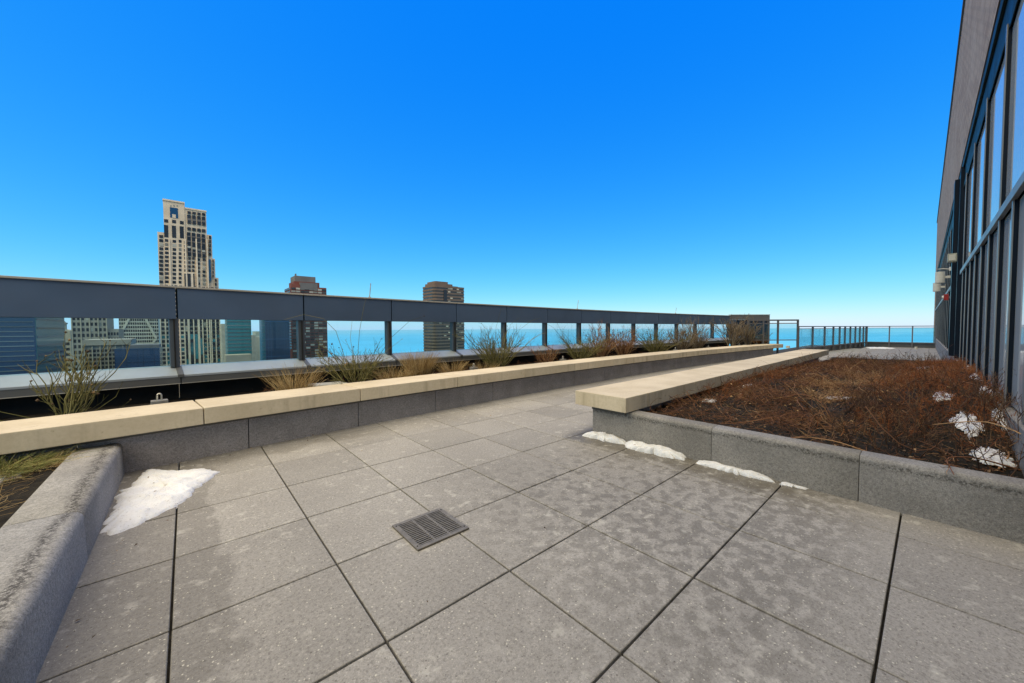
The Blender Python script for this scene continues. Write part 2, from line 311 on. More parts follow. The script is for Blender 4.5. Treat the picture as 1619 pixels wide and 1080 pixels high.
# ------------------------------------------------------------------ mesh helpers
def link(o, parent=None):
    C.objects.link(o)
    if parent is not None: o.parent = parent
    return o
def empty(name, loc=(0, 0, 0), rz=0.0):
    o = bpy.data.objects.new(name, None); o.empty_display_size = 0.2; o.location = loc; o.rotation_euler = (0, 0, rz); return link(o)
def tag(o, label=None, cat=None, group=None, kind=None):
    if label: o['label'] = label
    if cat: o['category'] = cat
    if group: o['group'] = group
    if kind: o['kind'] = kind
    return o
class MB:
    def __init__(s): s.v = []; s.f = []
    def box(s, x0, x1, y0, y1, z0, z1):
        k = len(s.v)
        s.v += [(x0, y0, z0), (x1, y0, z0), (x1, y1, z0), (x0, y1, z0), (x0, y0, z1), (x1, y0, z1), (x1, y1, z1), (x0, y1, z1)]
        s.f += [tuple(k + i for i in q) for q in ((0, 3, 2, 1), (4, 5, 6, 7), (0, 1, 5, 4), (1, 2, 6, 5), (2, 3, 7, 6), (3, 0, 4, 7))]; return s
    def quad8(s, pts):        # 8 points ordered like box
        k = len(s.v); s.v += [tuple(p) for p in pts]
        s.f += [tuple(k + i for i in q) for q in ((0, 3, 2, 1), (4, 5, 6, 7), (0, 1, 5, 4), (1, 2, 6, 5), (2, 3, 7, 6), (3, 0, 4, 7))]; return s
    def extrude(s, prof, y0, y1, axis='y'):   # profile of (a,z); extruded along y (a=x) or x (a=y)
        k = len(s.v); n = len(prof)
        for t in (y0, y1):
            for a, z in prof: s.v.append((a, t, z) if axis == 'y' else (t, a, z))
        s.f.append(tuple(k + i for i in range(n))); s.f.append(tuple(k + n + i for i in reversed(range(n))))
        for i in range(n):
            j = (i + 1) % n; s.f.append((k + i, k + n + i, k + n + j, k + j))
        return s
    def cyl(s, c, r, h, n=16, r2=None, axis='z'):
        k = len(s.v); r2 = r if r2 is None else r2
        for q, (rr, d) in enumerate(((r, 0), (r2, h))):
            for i in range(n):
                a = 2 * math.pi * i / n; p = (rr * math.cos(a), rr * math.sin(a), d)
                if axis == 'y': p = (p[0], p[2], p[1])
                if axis == 'x': p = (p[2], p[0], p[1])
                s.v.append((c[0] + p[0], c[1] + p[1], c[2] + p[2]))
        s.f.append(tuple(k + i for i in reversed(range(n)))); s.f.append(tuple(k + n + i for i in range(n)))
        for i in range(n): j = (i + 1) % n; s.f.append((k + i, k + j, k + n + j, k + n + i))
        return s
    def tube(s, pts, r, n=6):
        v, f, _ = tubes(np.array([pts], float), np.full((1, len(pts)), r), n); k = len(s.v)
        s.v += [tuple(p) for p in v]; s.f += [tuple(int(i) + k for i in q) for q in f]; return s
    def mesh(s, name, bevel=0.0, smooth=False, seg=2):
        me = bpy.data.meshes.new(name); me.from_pydata(s.v, [], s.f)
        bm = bmesh.new(); bm.from_mesh(me); bmesh.ops.recalc_face_normals(bm, faces=bm.faces)
        if bevel: bmesh.ops.bevel(bm, geom=list(bm.edges), offset=bevel, segments=seg, affect='EDGES', profile=0.6)
        bm.to_mesh(me); bm.free()
        if smooth: me.shade_smooth()
        return me
    def build(s, name, mat, parent=None, bevel=0.0, smooth=False):
        me = s.mesh(name, bevel, smooth); me.materials.append(MT[mat]); return link(bpy.data.objects.new(name, me), parent)
def inst(name, me, parent=None, loc=(0, 0, 0), rot=(0, 0, 0), scale=(1, 1, 1)):
    o = bpy.data.objects.new(name, me); o.location = loc; o.rotation_euler = rot; o.scale = scale; return link(o, parent)
def boxmesh(name, dx, dy, dz, mat, bevel=0.0):      # centred box
    me = MB().box(-dx / 2, dx / 2, -dy / 2, dy / 2, -dz / 2, dz / 2).mesh(name, bevel); me.materials.append(MT[mat]); return me

def tubes(P, R, sides=3, tone=None):
    """P (N,S,3) polylines, R (N,S) radii -> verts, quad faces, tone per vertex"""
    Nn, Sn, _ = P.shape
    T = np.gradient(P, axis=1); T /= np.linalg.norm(T, axis=2, keepdims=True) + 1e-9
    ref = np.where(np.abs(T[:, :, 2:3]) > 0.9, np.array([1.0, 0, 0]), np.array([0, 0, 1.0]))
    A = np.cross(T, ref); A /= np.linalg.norm(A, axis=2, keepdims=True) + 1e-9; B = np.cross(T, A)
    ang = np.arange(sides) * 2 * math.pi / sides
    V = P[:, :, None, :] + R[:, :, None, None] * (A[:, :, None, :] * np.cos(ang)[None, None, :, None] + B[:, :, None, :] * np.sin(ang)[None, None, :, None])
    idx = np.arange(Nn * Sn * sides).reshape(Nn, Sn, sides)
    a = idx[:, :-1, :]; b = idx[:, 1:, :]
    Fq = np.stack([a, np.roll(a, -1, 2), np.roll(b, -1, 2), b], -1).reshape(-1, 4)
    tn = np.repeat(rng.random(Nn) if tone is None else tone, Sn * sides)
    return V.reshape(-1, 3), Fq, tn
def np_mesh(name, V, Fq, tone, mat, parent=None, smooth=True):
    me = bpy.data.meshes.new(name); Fq = np.asarray(Fq, dtype=np.int32)
    me.vertices.add(len(V)); me.vertices.foreach_set('co', np.ascontiguousarray(V, dtype=np.float32).ravel())
    k = Fq.shape[1]; me.loops.add(Fq.size); me.loops.foreach_set('vertex_index', Fq.ravel())
    me.polygons.add(len(Fq)); me.polygons.foreach_set('loop_start', np.arange(0, Fq.size, k, dtype=np.int32))
    me.update(calc_edges=True); me.validate()
    if tone is not None:
        at = me.attributes.new('tone', 'FLOAT', 'POINT'); at.data.foreach_set('value', np.asarray(tone, dtype=np.float32))
    if smooth: me.shade_smooth()
    me.materials.append(MT[mat]); return link(bpy.data.objects.new(name, me), parent)
def join(parts):
    Vs, Fs, Ts = [], [], []; k = 0
    for v, f, t in parts:
        Vs.append(v); Fs.append(f + k); Ts.append(t); k += len(v)
    return np.concatenate(Vs), np.concatenate(Fs), np.concatenate(Ts)

# ------------------------------------------------------------------ terrace floor: one slab object per paver
terrace = MB().box(-2.2, 31.5, -3.2, 5.4, -0.30, -0.028).build('terrace_floor', 'joint'); tag(terrace, kind='structure')
T0U, T0V, TS = 1.148, 1.330, 0.613
pm = MB().box(-TS / 2 + 0.0045, TS / 2 - 0.0045, -TS / 2 + 0.0045, TS / 2 - 0.0045, -0.024, 0.024).mesh('paver', 0.0025, seg=1); pm.materials.append(MT['paver'])
def bench_front(u): return 4.74 - (u - 8.5) ** 2 / 160
for i in range(-3, 49):
    for j in range(-8, 7):
        cu, cv = T0U + (i + .5) * TS, T0V + (j + .5) * TS
        lo_u, hi_u, lo_v, hi_v = cu - TS / 2, cu + TS / 2, cv - TS / 2, cv + TS / 2
        if hi_u < -0.5 or lo_v > bench_front(cu) + 0.12: continue
        near = lo_u < 3.40 and hi_v > -1.6
        walk = 3.2 < cu < 17 and hi_v > 2.45
        far = cu > 16.6 and cu < 30.6 and hi_v > -0.35 and cv < 4.6
        if near or walk or far:
            inst('paver', pm, terrace, (cu, cv, -0.024 + rnd.uniform(-.0012, .0012)), (rnd.uniform(-.0015, .0015), rnd.uniform(-.0015, .0015), rnd.uniform(-.002, .002)))

# ------------------------------------------------------------------ curved precast bench along the parapet planter
RB, VC, UC = 80.0, 4.74 - 80.0, 8.5
def arc(s, off, z=0.0):      # s arc length measured on the bench front (R = 80)
    a = s / RB; r = RB + off; return (UC + r * math.sin(a), VC + r * math.cos(a), z)
lb = empty('stone_bench', arc(0, 0.3)); tag(lb, 'long curved bench wall with tan coping blocks below the glass parapet', 'bench')
def on(parent, o):
    o.parent = parent; o.matrix_parent_inverse = Matrix.Translation(-parent.location); return o
def arc_piece(name, me, s0, s1, off, z, parent):
    sm = (s0 + s1) / 2; return on(parent, inst(name, me, None, arc(sm, off, z), (0, 0, -sm / RB)))
BL = 1.43; S0 = 0.083 - 8.5
cop = boxmesh('coping_block', BL - 0.007, 0.57, 0.147, 'coping', 0.006)
for k in range(-2, 13):
    s0 = S0 + BL * k; o = arc_piece('coping_block', cop, s0, s0 + BL, 0.285, 0.4015, lb); o.location.z += rnd.uniform(-.0015, .0015)
PL = 1.10; P0 = 0.436 - 8.5
pan = boxmesh('wall_panel', PL - 0.006, 0.16, 0.33, 'bench_wall', 0.004); strip = boxmesh('reveal_strip', PL, 0.14, 0.035, 'dark_strip')
for k in range(-2, 17):
    s0 = P0 + PL * k
    if s0 + PL > S0 + BL * 13: continue
    arc_piece('wall_panel', pan, s0, s0 + PL, 0.12 + 0.08, 0.128, lb); arc_piece('reveal_strip', strip, s0, s0 + PL, 0.10 + 0.08, 0.3095, lb)
eb = MB().box(-.2, .2, -.16, .16, -.16, .16).mesh('end_panel', .004); eb.materials.append(MT['bench_wall'])
# soil strip behind it
def soil_grid(name, fn, nu, nv, amp, zfn):
    V = []
    for a in range(nu + 1):
        for c in range(nv + 1):
            x, y = fn(a / nu, c / nv); V.append((x, y, zfn(x, y) + rnd.uniform(-amp, amp)))
    Fq = [(a * (nv + 1) + c, (a + 1) * (nv + 1) + c, (a + 1) * (nv + 1) + c + 1, a * (nv + 1) + c + 1) for a in range(nu) for c in range(nv)]
    me = bpy.data.meshes.new(name); me.from_pydata(V, [], Fq); me.shade_smooth(); me.materials.append(MT['soil'])
    return tag(link(bpy.data.objects.new(name, me)), kind='structure')
ZL = 0.33
soil_grid('parapet_planter_soil', lambda a, c: arc(-12 + 22.3 * a, 0.45 + 1.45 * c)[:2], 170, 12, 0.012, lambda x, y: ZL)

# ------------------------------------------------------------------ glass parapet
RP = 81.83 - 80.0
pp = empty('glass_parapet', arc(0, RP)); tag(pp, 'long dark metal parapet with glass panes and sloping grey sill', 'parapet')
PJ = [(-0.083 + 1.405 * k) for k in range(-2, 14)]
PS = [math.asin((u - UC) / (RB + RP)) * RB for u in PJ]
W = 1.405
band = boxmesh('band_panel', W - 0.014, 0.10, 0.375, 'panel', 0.004); bback = boxmesh('band_core', W, 0.05, 0.36, 'membrane')
flash = boxmesh('top_flashing', W - 0.002, 0.24, 0.022, 'flashing', 0.003)
pane = boxmesh('glass_pane', W - 0.05, 0.012, 0.60, 'glass')
postm = boxmesh('post', 0.085, 0.11, 0.60, 'post', 0.004); postcap = boxmesh('post_rib', 0.012, 0.03, 0.60, 'membrane')
sl = MB().quad8([(-W / 2 + .003, -.21, .615), (W / 2 - .003, -.21, .615), (W / 2 - .003, .06, .715), (-W / 2 + .003, .06, .715),
                 (-W / 2 + .003, -.21, .640), (W / 2 - .003, -.21, .640), (W / 2 - .003, .06, .742), (-W / 2 + .003, .06, .742)]).mesh('sill', 0.003); sl.materials.append(MT['sill'])
fas = boxmesh('sill_fascia', W - 0.006, 0.03, 0.085, 'fascia', 0.002); drip = boxmesh('drip_edge', W - .004, 0.036, 0.007, 'flashing')
splice = MB().quad8([(-.028, -.216, .612), (.028, -.216, .612), (.028, .02, .700), (-.028, .02, .700), (-.028, -.216, .648), (.028, -.216, .648), (.028, .02, .735), (-.028, .02, .735)]).mesh('splice_cover', .003); splice.materials.append(MT['fascia'])
lower = boxmesh('lower_wall', W, 0.06, 0.62, 'membrane')
for k in range(len(PS) - 1):
    s0, s1 = PS[k], PS[k + 1]
    arc_piece('band_panel', band, s0, s1, RP - 0.02 + 0.05 - .03, 1.4975, pp); arc_piece('band_core', bback, s0, s1, RP + 0.055, 1.4975, pp)
    arc_piece('top_flashing', flash, s0, s1, RP + 0.05, 1.697, pp); arc_piece('glass_pane', pane, s0, s1, RP + 0.03, 1.02, pp)
    arc_piece('sill', sl, s0, s1, RP, 0, pp); arc_piece('sill_fascia', fas, s0, s1, RP - 0.19, 0.585, pp); arc_piece('drip_edge', drip, s0, s1, RP - 0.193, 0.539, pp)
    arc_piece('lower_wall', lower, s0, s1, RP + 0.01, 0.30, pp)
for s in PS:
    arc_piece('post', postm, s - .06, s - .0, RP + 0.03, 1.02, pp); arc_piece('post_rib', postcap, s - .03, s - .03, RP - .03, 1.02, pp); arc_piece('splice_cover', splice, s, s, RP, 0, pp)
# return at the far end, across the line of sight
e0 = Vector(arc(PS[-1], RP)); e1 = Vector((19.62, 4.86, 0)); ed = (e1 - e0); el = ed.length; ea = math.atan2(ed.y, ed.x)
rt_ = empty('parapet_return', e0, ea); tag(rt_, 'short grey parapet return with dark glass at the far end of the planter', 'parapet')
MB().box(0, el, -.05, .05, 1.52, 1.72).build('band_panel', 'rail', rt_, .004)
MB().box(0, el, -.07, .07, 1.725, 1.75).build('top_flashing', 'flashing', rt_)
MB().box(0.30, el - .1, .0, .02, .75, 1.515).build('glass_pane', 'blueglass', rt_)
MB().box(0.0, 0.28, -.03, .04, .45, 1.515).build('side_panel', 'panel', rt_)
MB().box(el - .1, el, -.06, .06, .3, 1.515).build('post', 'rail', rt_, .004)
MB().box(0.1, el - .1, -.10, .05, .62, .745).build('sill', 'fascia', rt_, .004)
MB().box(0.1, el, -.02, .06, .0, .615).build('lower_wall', 'membrane', rt_)

# ------------------------------------------------------------------ right bench, its planter curb and soil
rb = empty('stone_bench', (8.7, 2.32, 0)); tag(rb, 'straight tan stone bench edging the planter of brown plants', 'bench')
RJ = [3.262, 3.705] + [3.705 + 1.236 * k for k in range(1, 10)]
rsl = 0.008
for a, c in zip(RJ[:-1], RJ[1:]):
    me = boxmesh('coping_block', c - a - 0.007, 0.635, 0.152, 'coping', 0.006); m_ = (a + c) / 2
    on(rb, inst('coping_block', me, None, (m_, 2.320 + rsl * (m_ - 3.26), 0.399), (0, 0, math.atan(rsl))))
for k in range(9):
    a = 3.54 + 1.16 * k; on(rb, inst('wall_panel', boxmesh('wall_panel', 1.154, 0.36, 0.33, 'bench_wall', .004), None, (a + .58, 2.30 + rsl * (a - 3.2), 0.135), (0, 0, math.atan(rsl))))
on(rb, MB().box(3.345, 3.53, 2.06, 2.47, .283, .322).build('reveal_strip', 'dark_strip'))
on(rb, MB().box(3.53, 13.98, 2.13, 2.47, .301, .322).build('reveal_strip', 'dark_strip'))

def rounded_profile(x_face, x_back, ztop, r, batter=0.0, sgn=1):
    p = [(x_face, -0.02)]
    for i in range(7):
        a = math.pi / 2 * i / 6; p.append((x_face + sgn * (batter + r - r * math.cos(a)), ztop - r + r * math.sin(a)))
    for i in range(4):
        a = math.pi / 2 * i / 3; p.append((x_back - sgn * (0.02 - 0.02 * math.sin(a)), ztop - 0.02 + 0.02 * math.cos(a)))
    p.append((x_back, -0.02)); return p
def curb(name, label, prof, joints, mat, at, gap=.0015):
    e = empty(name, at); tag(e, label, 'planter curb')
    for a, c in zip(joints[:-1], joints[1:]):
        m_ = MB().extrude(prof, a + gap, c - gap)
        o = on(e, m_.build('curb_block', mat)); o.data.shade_smooth()
        for poly in o.data.polygons:
            if len(poly.vertices) > 4: poly.use_smooth = False
        bm = bmesh.new(); bm.from_mesh(o.data); bmesh.ops.bevel(bm, geom=[ed_ for ed_ in bm.edges if any(len(f_.verts) > 4 for f_ in ed_.link_faces)], offset=.002, segments=1, affect='EDGES'); bm.to_mesh(o.data); bm.free()
        md = o.modifiers.new('auto', 'EDGE_SPLIT'); md.split_angle = math.radians(50)
    return e
curb('planter_curb', 'grey rough concrete curb of the planter with brown plants', rounded_profile(3.36, 3.53, 0.315, 0.035, 0.006), [-2.2, -0.93, 0.305, 1.235, 2.475], 'curb_right', (3.44, .6, 0))
curb('planter_curb', 'rounded concrete curb with black lichen beside the left grass bed', rounded_profile(-0.41, -0.68, 0.262, 0.042, 0.008, -1), [-2.2, -0.9, .33, 1.58, 2.85, 4.03, 4.395], 'curb_left', (-.55, 2, 0), .004)

def sstep(a, b, x):
    t = min(1, max(0, (x - a) / (b - a))); return t * t * (3 - 2 * t)
def zsoil(x, y):
    return 0.235 + 0.25 * sstep(0.9, -0.35, y) * sstep(3.5, 5.5, x) * sstep(15, 9, x) + 0.05 * sstep(4, 6, x) - 0.20 * sstep(8, 16, x) + 0.018 * math.sin(x * 3.1 + y * 2) * math.cos(y * 4.3 - x)
soil_grid('right_planter_soil', lambda a, c: (3.52 + 13.3 * a, -2.6 + (4.78 + rsl * 13 * a) * c), 260, 90, 0.024, zsoil)
MB().box(16.80, 16.92, -.3, 2.3, -.02, .13).build('planter_edge', 'dark_strip'); tag(bpy.data.objects['planter_edge'], 'low dark metal edge closing the far end of the brown planter', 'planter edge')
soil_grid('left_bed_soil', lambda a, c: (-3.2 + 2.53 * a, -2.2 + 6.75 * c), 40, 90, 0.012, lambda x, y: .20 + .02 * math.sin(x * 5 + y * 3))

# ------------------------------------------------------------------ floor drain
gr = empty('floor_drain', (1.049, 1.93, 0)); tag(gr, 'square bronze slotted drain grate set across four pavers', 'drain grate')
G = 0.163
MB().box(-G, G, -G, G, 0.0015, 0.004).build('pan', 'black', gr)
fr = MB(); fr.box(-G, -G + .026, -G, G, .004, .011); fr.box(G - .026, G, -G, G, .004, .011); fr.box(-G + .026, G - .026, -G, -G + .026, .004, .011); fr.box(-G + .026, G - .026, G - .026, G, .004, .011); fr.build('frame', 'grate', gr)
for x in (-.046, .046): MB().box(x - .006, x + .006, -G + .026, G - .026, .0042, .0106).build('divider_bar', 'grate', gr)
sm_ = boxmesh('slat', 2 * (G - .026), .0085, .0055, 'grate')
for i in range(15): inst('slat', sm_, gr, (0, -G + .026 + .0091 + i * .0182, .0073))
bl = MB().cyl((0, 0, 0), .004, .002, 8).mesh('screw'); bl.materials.append(MT['black'])
for a, c in ((-1, 1), (1, 1), (-1, -1), (1, -1)): inst('screw', bl, gr, (a * (G - .013), c * (G - .03), .011))

# ------------------------------------------------------------------ snow
def snow(label, pts, zf, h, wob=0.02, name='snow_patch'):
    pts = np.array(pts, float); c = pts.mean(0); n = 120
    # resample outline
    d = np.r_[0, np.cumsum(np.linalg.norm(np.diff(np.r_[pts, pts[:1]], axis=0), axis=1))]
    t = np.linspace(0, d[-1], n, endpoint=False); q = np.r_[pts, pts[:1]]
    out = np.c_[np.interp(t, d, q[:, 0]), np.interp(t, d, q[:, 1])]
    for _ in range(2): out = (np.roll(out, 1, 0) + out * 2 + np.roll(out, -1, 0)) / 4
    k = rng.normal(size=n); k = (k + np.roll(k, 1) + np.roll(k, 2) * .6) / 1.5
    out += (out - c) / (np.linalg.norm(out - c, axis=1, keepdims=True) + 1e-6) * (k * wob)[:, None]
    V = []; R = 20
    ph = rng.random(4) * 6
    for r in range(R + 1):
        f = r / R
        for i in range(n):
            p = c + (out[i] - c) * f
            bumpz = 0.22 * math.sin(p[0] * 23 + ph[0]) * math.sin(p[1] * 19 + ph[1]) + 0.12 * math.sin(p[0] * 51 + ph[2]) * math.sin(p[1] * 47 + ph[3])
            V.append((p[0], p[1], zf(p[0], p[1]) + h * ((1 - f ** 4) * (1 + bumpz)) - (0.012 if f == 1 else 0) + rnd.uniform(-1, 1) * h * .07 * (f < .97)))
    Fq = [(r * n + i, r * n + (i + 1) % n, (r + 1) * n + (i + 1) % n, (r + 1) * n + i) for r in range(R) for i in range(n)]
    me = bpy.data.meshes.new(name); me.from_pydata(V, [], Fq); me.shade_smooth(); me.materials.append(MT['snow'])
    return tag(link(bpy.data.objects.new(name, me)), label, 'snow')
flat = lambda x, y: 0.0
snow('large speckled white snow patch in the corner by the left curb', [(-.40, 3.12), (-.30, 3.07), (-.22, 3.16), (-.10, 3.28), (.02, 3.42), (.06, 3.62), (.20, 3.92), (.10, 4.02), (-.10, 4.16), (-.28, 4.36), (-.33, 4.10), (-.40, 3.75)], flat, .045, .018)
snow('white snow lump under the cut end of the tan bench', [(3.20, 2.50), (3.36, 2.48), (3.36, 2.02), (3.27, 2.02), (3.22, 2.25)], flat, .055, .012)
snow('middle snow ridge against the rough grey curb', [(3.20, 1.95), (3.36, 2.06), (3.36, 1.45), (3.28, 1.42), (3.22, 1.62)], flat, .06, .012)
snow('thin tapering snow ridge along the rough grey curb', [(3.27, 1.33), (3.36, 1.34), (3.36, .78), (3.30, .75), (3.27, 1.0)], flat, .035, .01)
snow('last small sliver of snow along the grey curb', [(3.30, .73), (3.36, .73), (3.36, .56), (3.325, .58)], flat, .012, .006)
zs = lambda x, y: zsoil(x, y) + 0.004
for lab, cx_, cy_, rx, ry in (('snow scrap among tan stems in the middle of the planter', 6.0, .72, .16, .14), ('wide snow patch under the rust shrubs nearest the windows', 5.45, -.08, .36, .07), ('long snow patch behind the dark branches at the right edge', 4.6, -.20, .30, .065),
                              ('near snow patch under bent branches beside the curb', 4.02, -.28, .17, .085), ('thin snow strip beside the bench among rust leaves', 6.3, 1.80, .22, .05), ('small snow scrap on bare soil near the bench', 4.8, 1.79, .10, .07), ('far snow scrap in front of the window wall', 9.3, .10, .4, .08)):
    pts = [(cx_ + rx * math.cos(a) * rnd.uniform(.55, 1.2), cy_ + ry * math.sin(a) * rnd.uniform(.7, 1.15)) for a in np.linspace(0, 2 * math.pi, 11)[:-1]]
    snow(lab, pts, lambda x, y: zsoil(x, y) + .022, .012, .014)
for k_, (ua_, ub_) in enumerate(((4.55, 5.0), (5.6, 6.2), (6.9, 7.6), (8.4, 9.4))):
    snow(['nearest snow strip on the ledge below the windows', 'second snow strip on the ledge below the windows', 'third snow strip on the ledge below the windows', 'farthest snow strip on the ledge below the windows'][k_], [(ua_, -.41), (ub_, -.39), (ub_, -.34), ((ua_ + ub_) / 2, -.32), (ua_, -.36)], zs, .035, .015)
snow('patch of snow on the far terrace by the railing corner', [(27.4, 2.2), (29.6, 2.5), (29.9, 1.7), (28.3, 1.3)], flat, .03, .08)
snow('small snow scrap in the grass bed near the left edge', [(-1.02, 3.85), (-.86, 3.92), (-.84, 4.05), (-1.0, 4.02)], lambda x, y: .215, .02, .01)

# ------------------------------------------------------------------ window wall building on the right
WS = 0.0103
bd = empty('window_wall_building', (0, 0, 0), math.atan(WS)); tag(bd, 'brick topped penthouse with tall dark framed windows on the right', 'building')
VF, VG = -0.45, -0.483          # mullion front, glass
U_A, U_B = -2.0, 38.8
def part(name, mat, *b, bevel=0.0, parent=bd): return MB().box(*b).build(name, mat, parent, bevel)
part('brick_parapet', 'brick', U_A, U_B, -1.2, VF + .015, 4.50, 8.25)
part('roof_coping', 'dark_strip', U_A, U_B + .05, -1.3, VF + .045, 8.255, 8.36)
part('end_pier', 'brick', 36.2, U_B, -1.2, VF + .012, -.02, 4.495)
part('head_frame', 'head', U_A, 36.19, -.9, VG + .010, 3.98, 4.495)
part('head_rail', 'head', U_A, 36.19, VG + .012, VF + .005, 4.36, 4.49, bevel=.004)
part('head_rail', 'head', U_A, 36.19, VG + .012, VF - .012, 3.93, 4.02, bevel=.004)
part('base_curb', 'curb_right', U_A, 36.19, -.9, VF + .02, -.02, .52)
part('back_wall', 'black', U_A, 36.1, -1.3, -.90, .0, 4.4)
fins = [5.0 + .83 * k for k in range(-5, 8)]
rest = [13.0 + 1.25 * k for k in range(0, 19)]
f_low = boxmesh('mullion', .055, VF - VG - .010, 1.65, 'fin'); e_low = boxmesh('mullion_cap', .058, .008, 1.65, 'fin_edge')
f_up = boxmesh('mullion', .055, VF - VG - .010, 1.72, 'fin'); e_up = boxmesh('mullion_cap', .058, .008, 1.72, 'fin_edge')
def put(me, u, v, z, parent=bd): return inst(me.name.split('.')[0], me, parent, (u, v, z))
vm = (VF + VG) / 2 - .004
for i, u in enumerate(fins + rest):
    put(e_low, u, VF - .004, .53 + .825, put(f_low, u, vm, .53 + .825) and bd)
    if (i % 2 == 0) or u > 12: put(f_up, u, vm, 2.26 + .86); put(e_up, u, VF - .004, 2.26 + .86)
tm = part('transom', 'fin_edge', U_A, 11.3, VG + .012, VF + .012, 2.18, 2.255, bevel=.004)
part('transom', 'fin_edge', 13.0, 36.19, VG + .012, VF + .012, 2.18, 2.255, bevel=.004)
allu = sorted([-2.0] + fins + [11.75]); lo = [u for u in allu]
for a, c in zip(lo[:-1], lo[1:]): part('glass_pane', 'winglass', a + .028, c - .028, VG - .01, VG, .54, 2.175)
upu = [-2.0] + [fins[i] for i in range(0, len(fins), 2)] + [11.75]
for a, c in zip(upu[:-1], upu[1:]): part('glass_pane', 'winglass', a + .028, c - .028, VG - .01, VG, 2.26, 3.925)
ru = rest + [36.15]
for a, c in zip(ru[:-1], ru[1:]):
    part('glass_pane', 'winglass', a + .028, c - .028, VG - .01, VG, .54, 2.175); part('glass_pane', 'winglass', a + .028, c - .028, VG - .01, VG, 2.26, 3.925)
# projecting door bay
part('door_jamb', 'fin', 12.62, 12.98, VG - .1, VF + .075, .525, 4.355, bevel=.004)
part('door_jamb', 'fin', 11.70, 11.80, VG - .1, VF + .03, .525, 4.355, bevel=.004)
dr = part('door', 'white_paint', 11.82, 12.60, VG - .02, VG + .02, .53, 3.92)
part('door_pull', 'black', 11.95, 11.99, VG + .021, VG + .05, 1.5, 1.75, parent=dr)
# fixtures on the wall
def sconce(label, u, z, r, h):
    e = empty('wall_light', (u, VF + WS * u + .02, z)); tag(e, label, 'wall light', 'cylinder lights on the window wall')
    MB().cyl((0, .18, -h / 2), r, h, 24).build('shade', 'white_paint', e, smooth=False)
    MB().cyl((0, .18, -h / 2 - .004), r * .85, .003, 24).build('lamp_face', 'box_grey', e)
    MB().box(-.025, .025, 0, .18 - r + .01, -.03, .03).build('bracket', 'white_paint', e, .004)
    MB().box(-.06, .06, -.02, .0, -.08, .08).build('wall_plate', 'box_grey', e, .004)
sconce('nearer and larger white cylinder light on the window wall', 15.0, 2.47, .088, .29)
sconce('farther and smaller white cylinder light near the brick corner', 18.9, 2.49, .088, .29)
e = empty('floodlight', (12.2, VF + .13, 2.62)); tag(e, 'beige box floodlight fixed above the white cylinder lights', 'floodlight')
MB().box(-.10, .10, .02, .15, -.085, .085).build('housing', 'beige_paint', e, .008); MB().box(-.106, -.101, .04, .13, -.06, .06).build('lens', 'white_paint', e); MB().box(-.05, .05, -.07, .02, -.04, .04).build('bracket', 'box_grey', e)
e = empty('security_camera', (13.9, VF + .16, 2.52)); tag(e, 'small white camera on an arm below the beige floodlight', 'camera')
MB().cyl((0, .02, 0), .045, .09, 12).build('dome', 'white_paint', e, smooth=False); MB().tube([(0, .05, .04), (-.03, .16, .06), (-.06, .24, .05)], .012).build('arm', 'white_paint', e); MB().box(-.03, .03, -.14, .02, .02, .07).build('bracket', 'white_paint', e)
e = empty('alarm_bell', (14.2, VF + .16, 1.9)); tag(e, 'small red alarm bell below the white cylinder lights', 'alarm')
MB().box(-.06, .06, .05, .13, -.075, .075).build('housing', 'red_paint', e, .01); MB().cyl((0, .13, 0), .05, .03, 16, .035, 'y').build('gong', 'white_paint', e); MB().box(-.03, .03, -.12, .05, -.03, .03).build('bracket', 'box_grey', e)

# ------------------------------------------------------------------ railings
def railing(label, P, zt, rails, posts_t, post_w, glass_z, kick, group=None, name='guard_railing'):
    a = Vector((*P[0], 0)); c = Vector((*P[1], 0)); d = c - a; ln = d.length
    e = empty(name, a, math.atan2(d.y, d.x)); tag(e, label, 'railing', group)
    for i, (z0, z1, w_) in enumerate(rails): MB().box(0, ln, -w_ / 2, w_ / 2, z0, z1).build('rail', 'rail', e, .004)
    for t in posts_t: MB().box(t * ln - post_w / 2, t * ln + post_w / 2, -.035, .035, 0, zt - .002).build('post', 'rail', e, .003)
    ts = sorted(posts_t)
    for p, q in zip(ts[:-1], ts[1:]): MB().box(p * ln + post_w / 2 + .01, q * ln - post_w / 2 - .01, -.006, .006, *glass_z).build('glass_pane', 'rail_glass', e)
    if kick: MB().box(0, ln, .05, .14, 0, kick).build('kick_plate', 'fascia', e)
    return e
railing('taller glass guard rail at the far end of the curved bench', ((17.66, 5.10), (19.20, 3.73)), 1.50, [(1.44, 1.50, .06), (1.32, 1.355, .04), (.62, .66, .04)], [0, .30, .41, .60, 1.0], .05, (.67, 1.31), 0)
railing('low glass railing running out towards the lake', ((19.25, 3.72), (30.4, 2.62)), 1.22, [(1.18, 1.22, .07), (1.09, 1.115, .04), (.24, .30, .05)], [0, .16, .31, .43, .525, .61, .70, .79, .875, .945, 1.0], .055, (.31, 1.085), .24)
railing('far glass railing ending at the brick corner', ((30.45, 2.58), (30.45, -.12)), 1.22, [(1.18, 1.22, .07), (1.09, 1.115, .04), (.24, .30, .05)], [0, .345, .68, 1.0], .055, (.31, 1.085), .24)
o = MB().cyl((28.2, .55, 0), .05, .14, 12).build('vent_cap', 'white_paint'); tag(o, 'tiny white vent cap on the far terrace below the railing', 'vent')
o = MB().box(-.05, .05, -.06, .06, -.05, .05).build('junction_box', 'white_paint', None, .006); o.location = (18.9, 3.99, .35); tag(o, 'small white box on the far end of the curved bench', 'junction box')

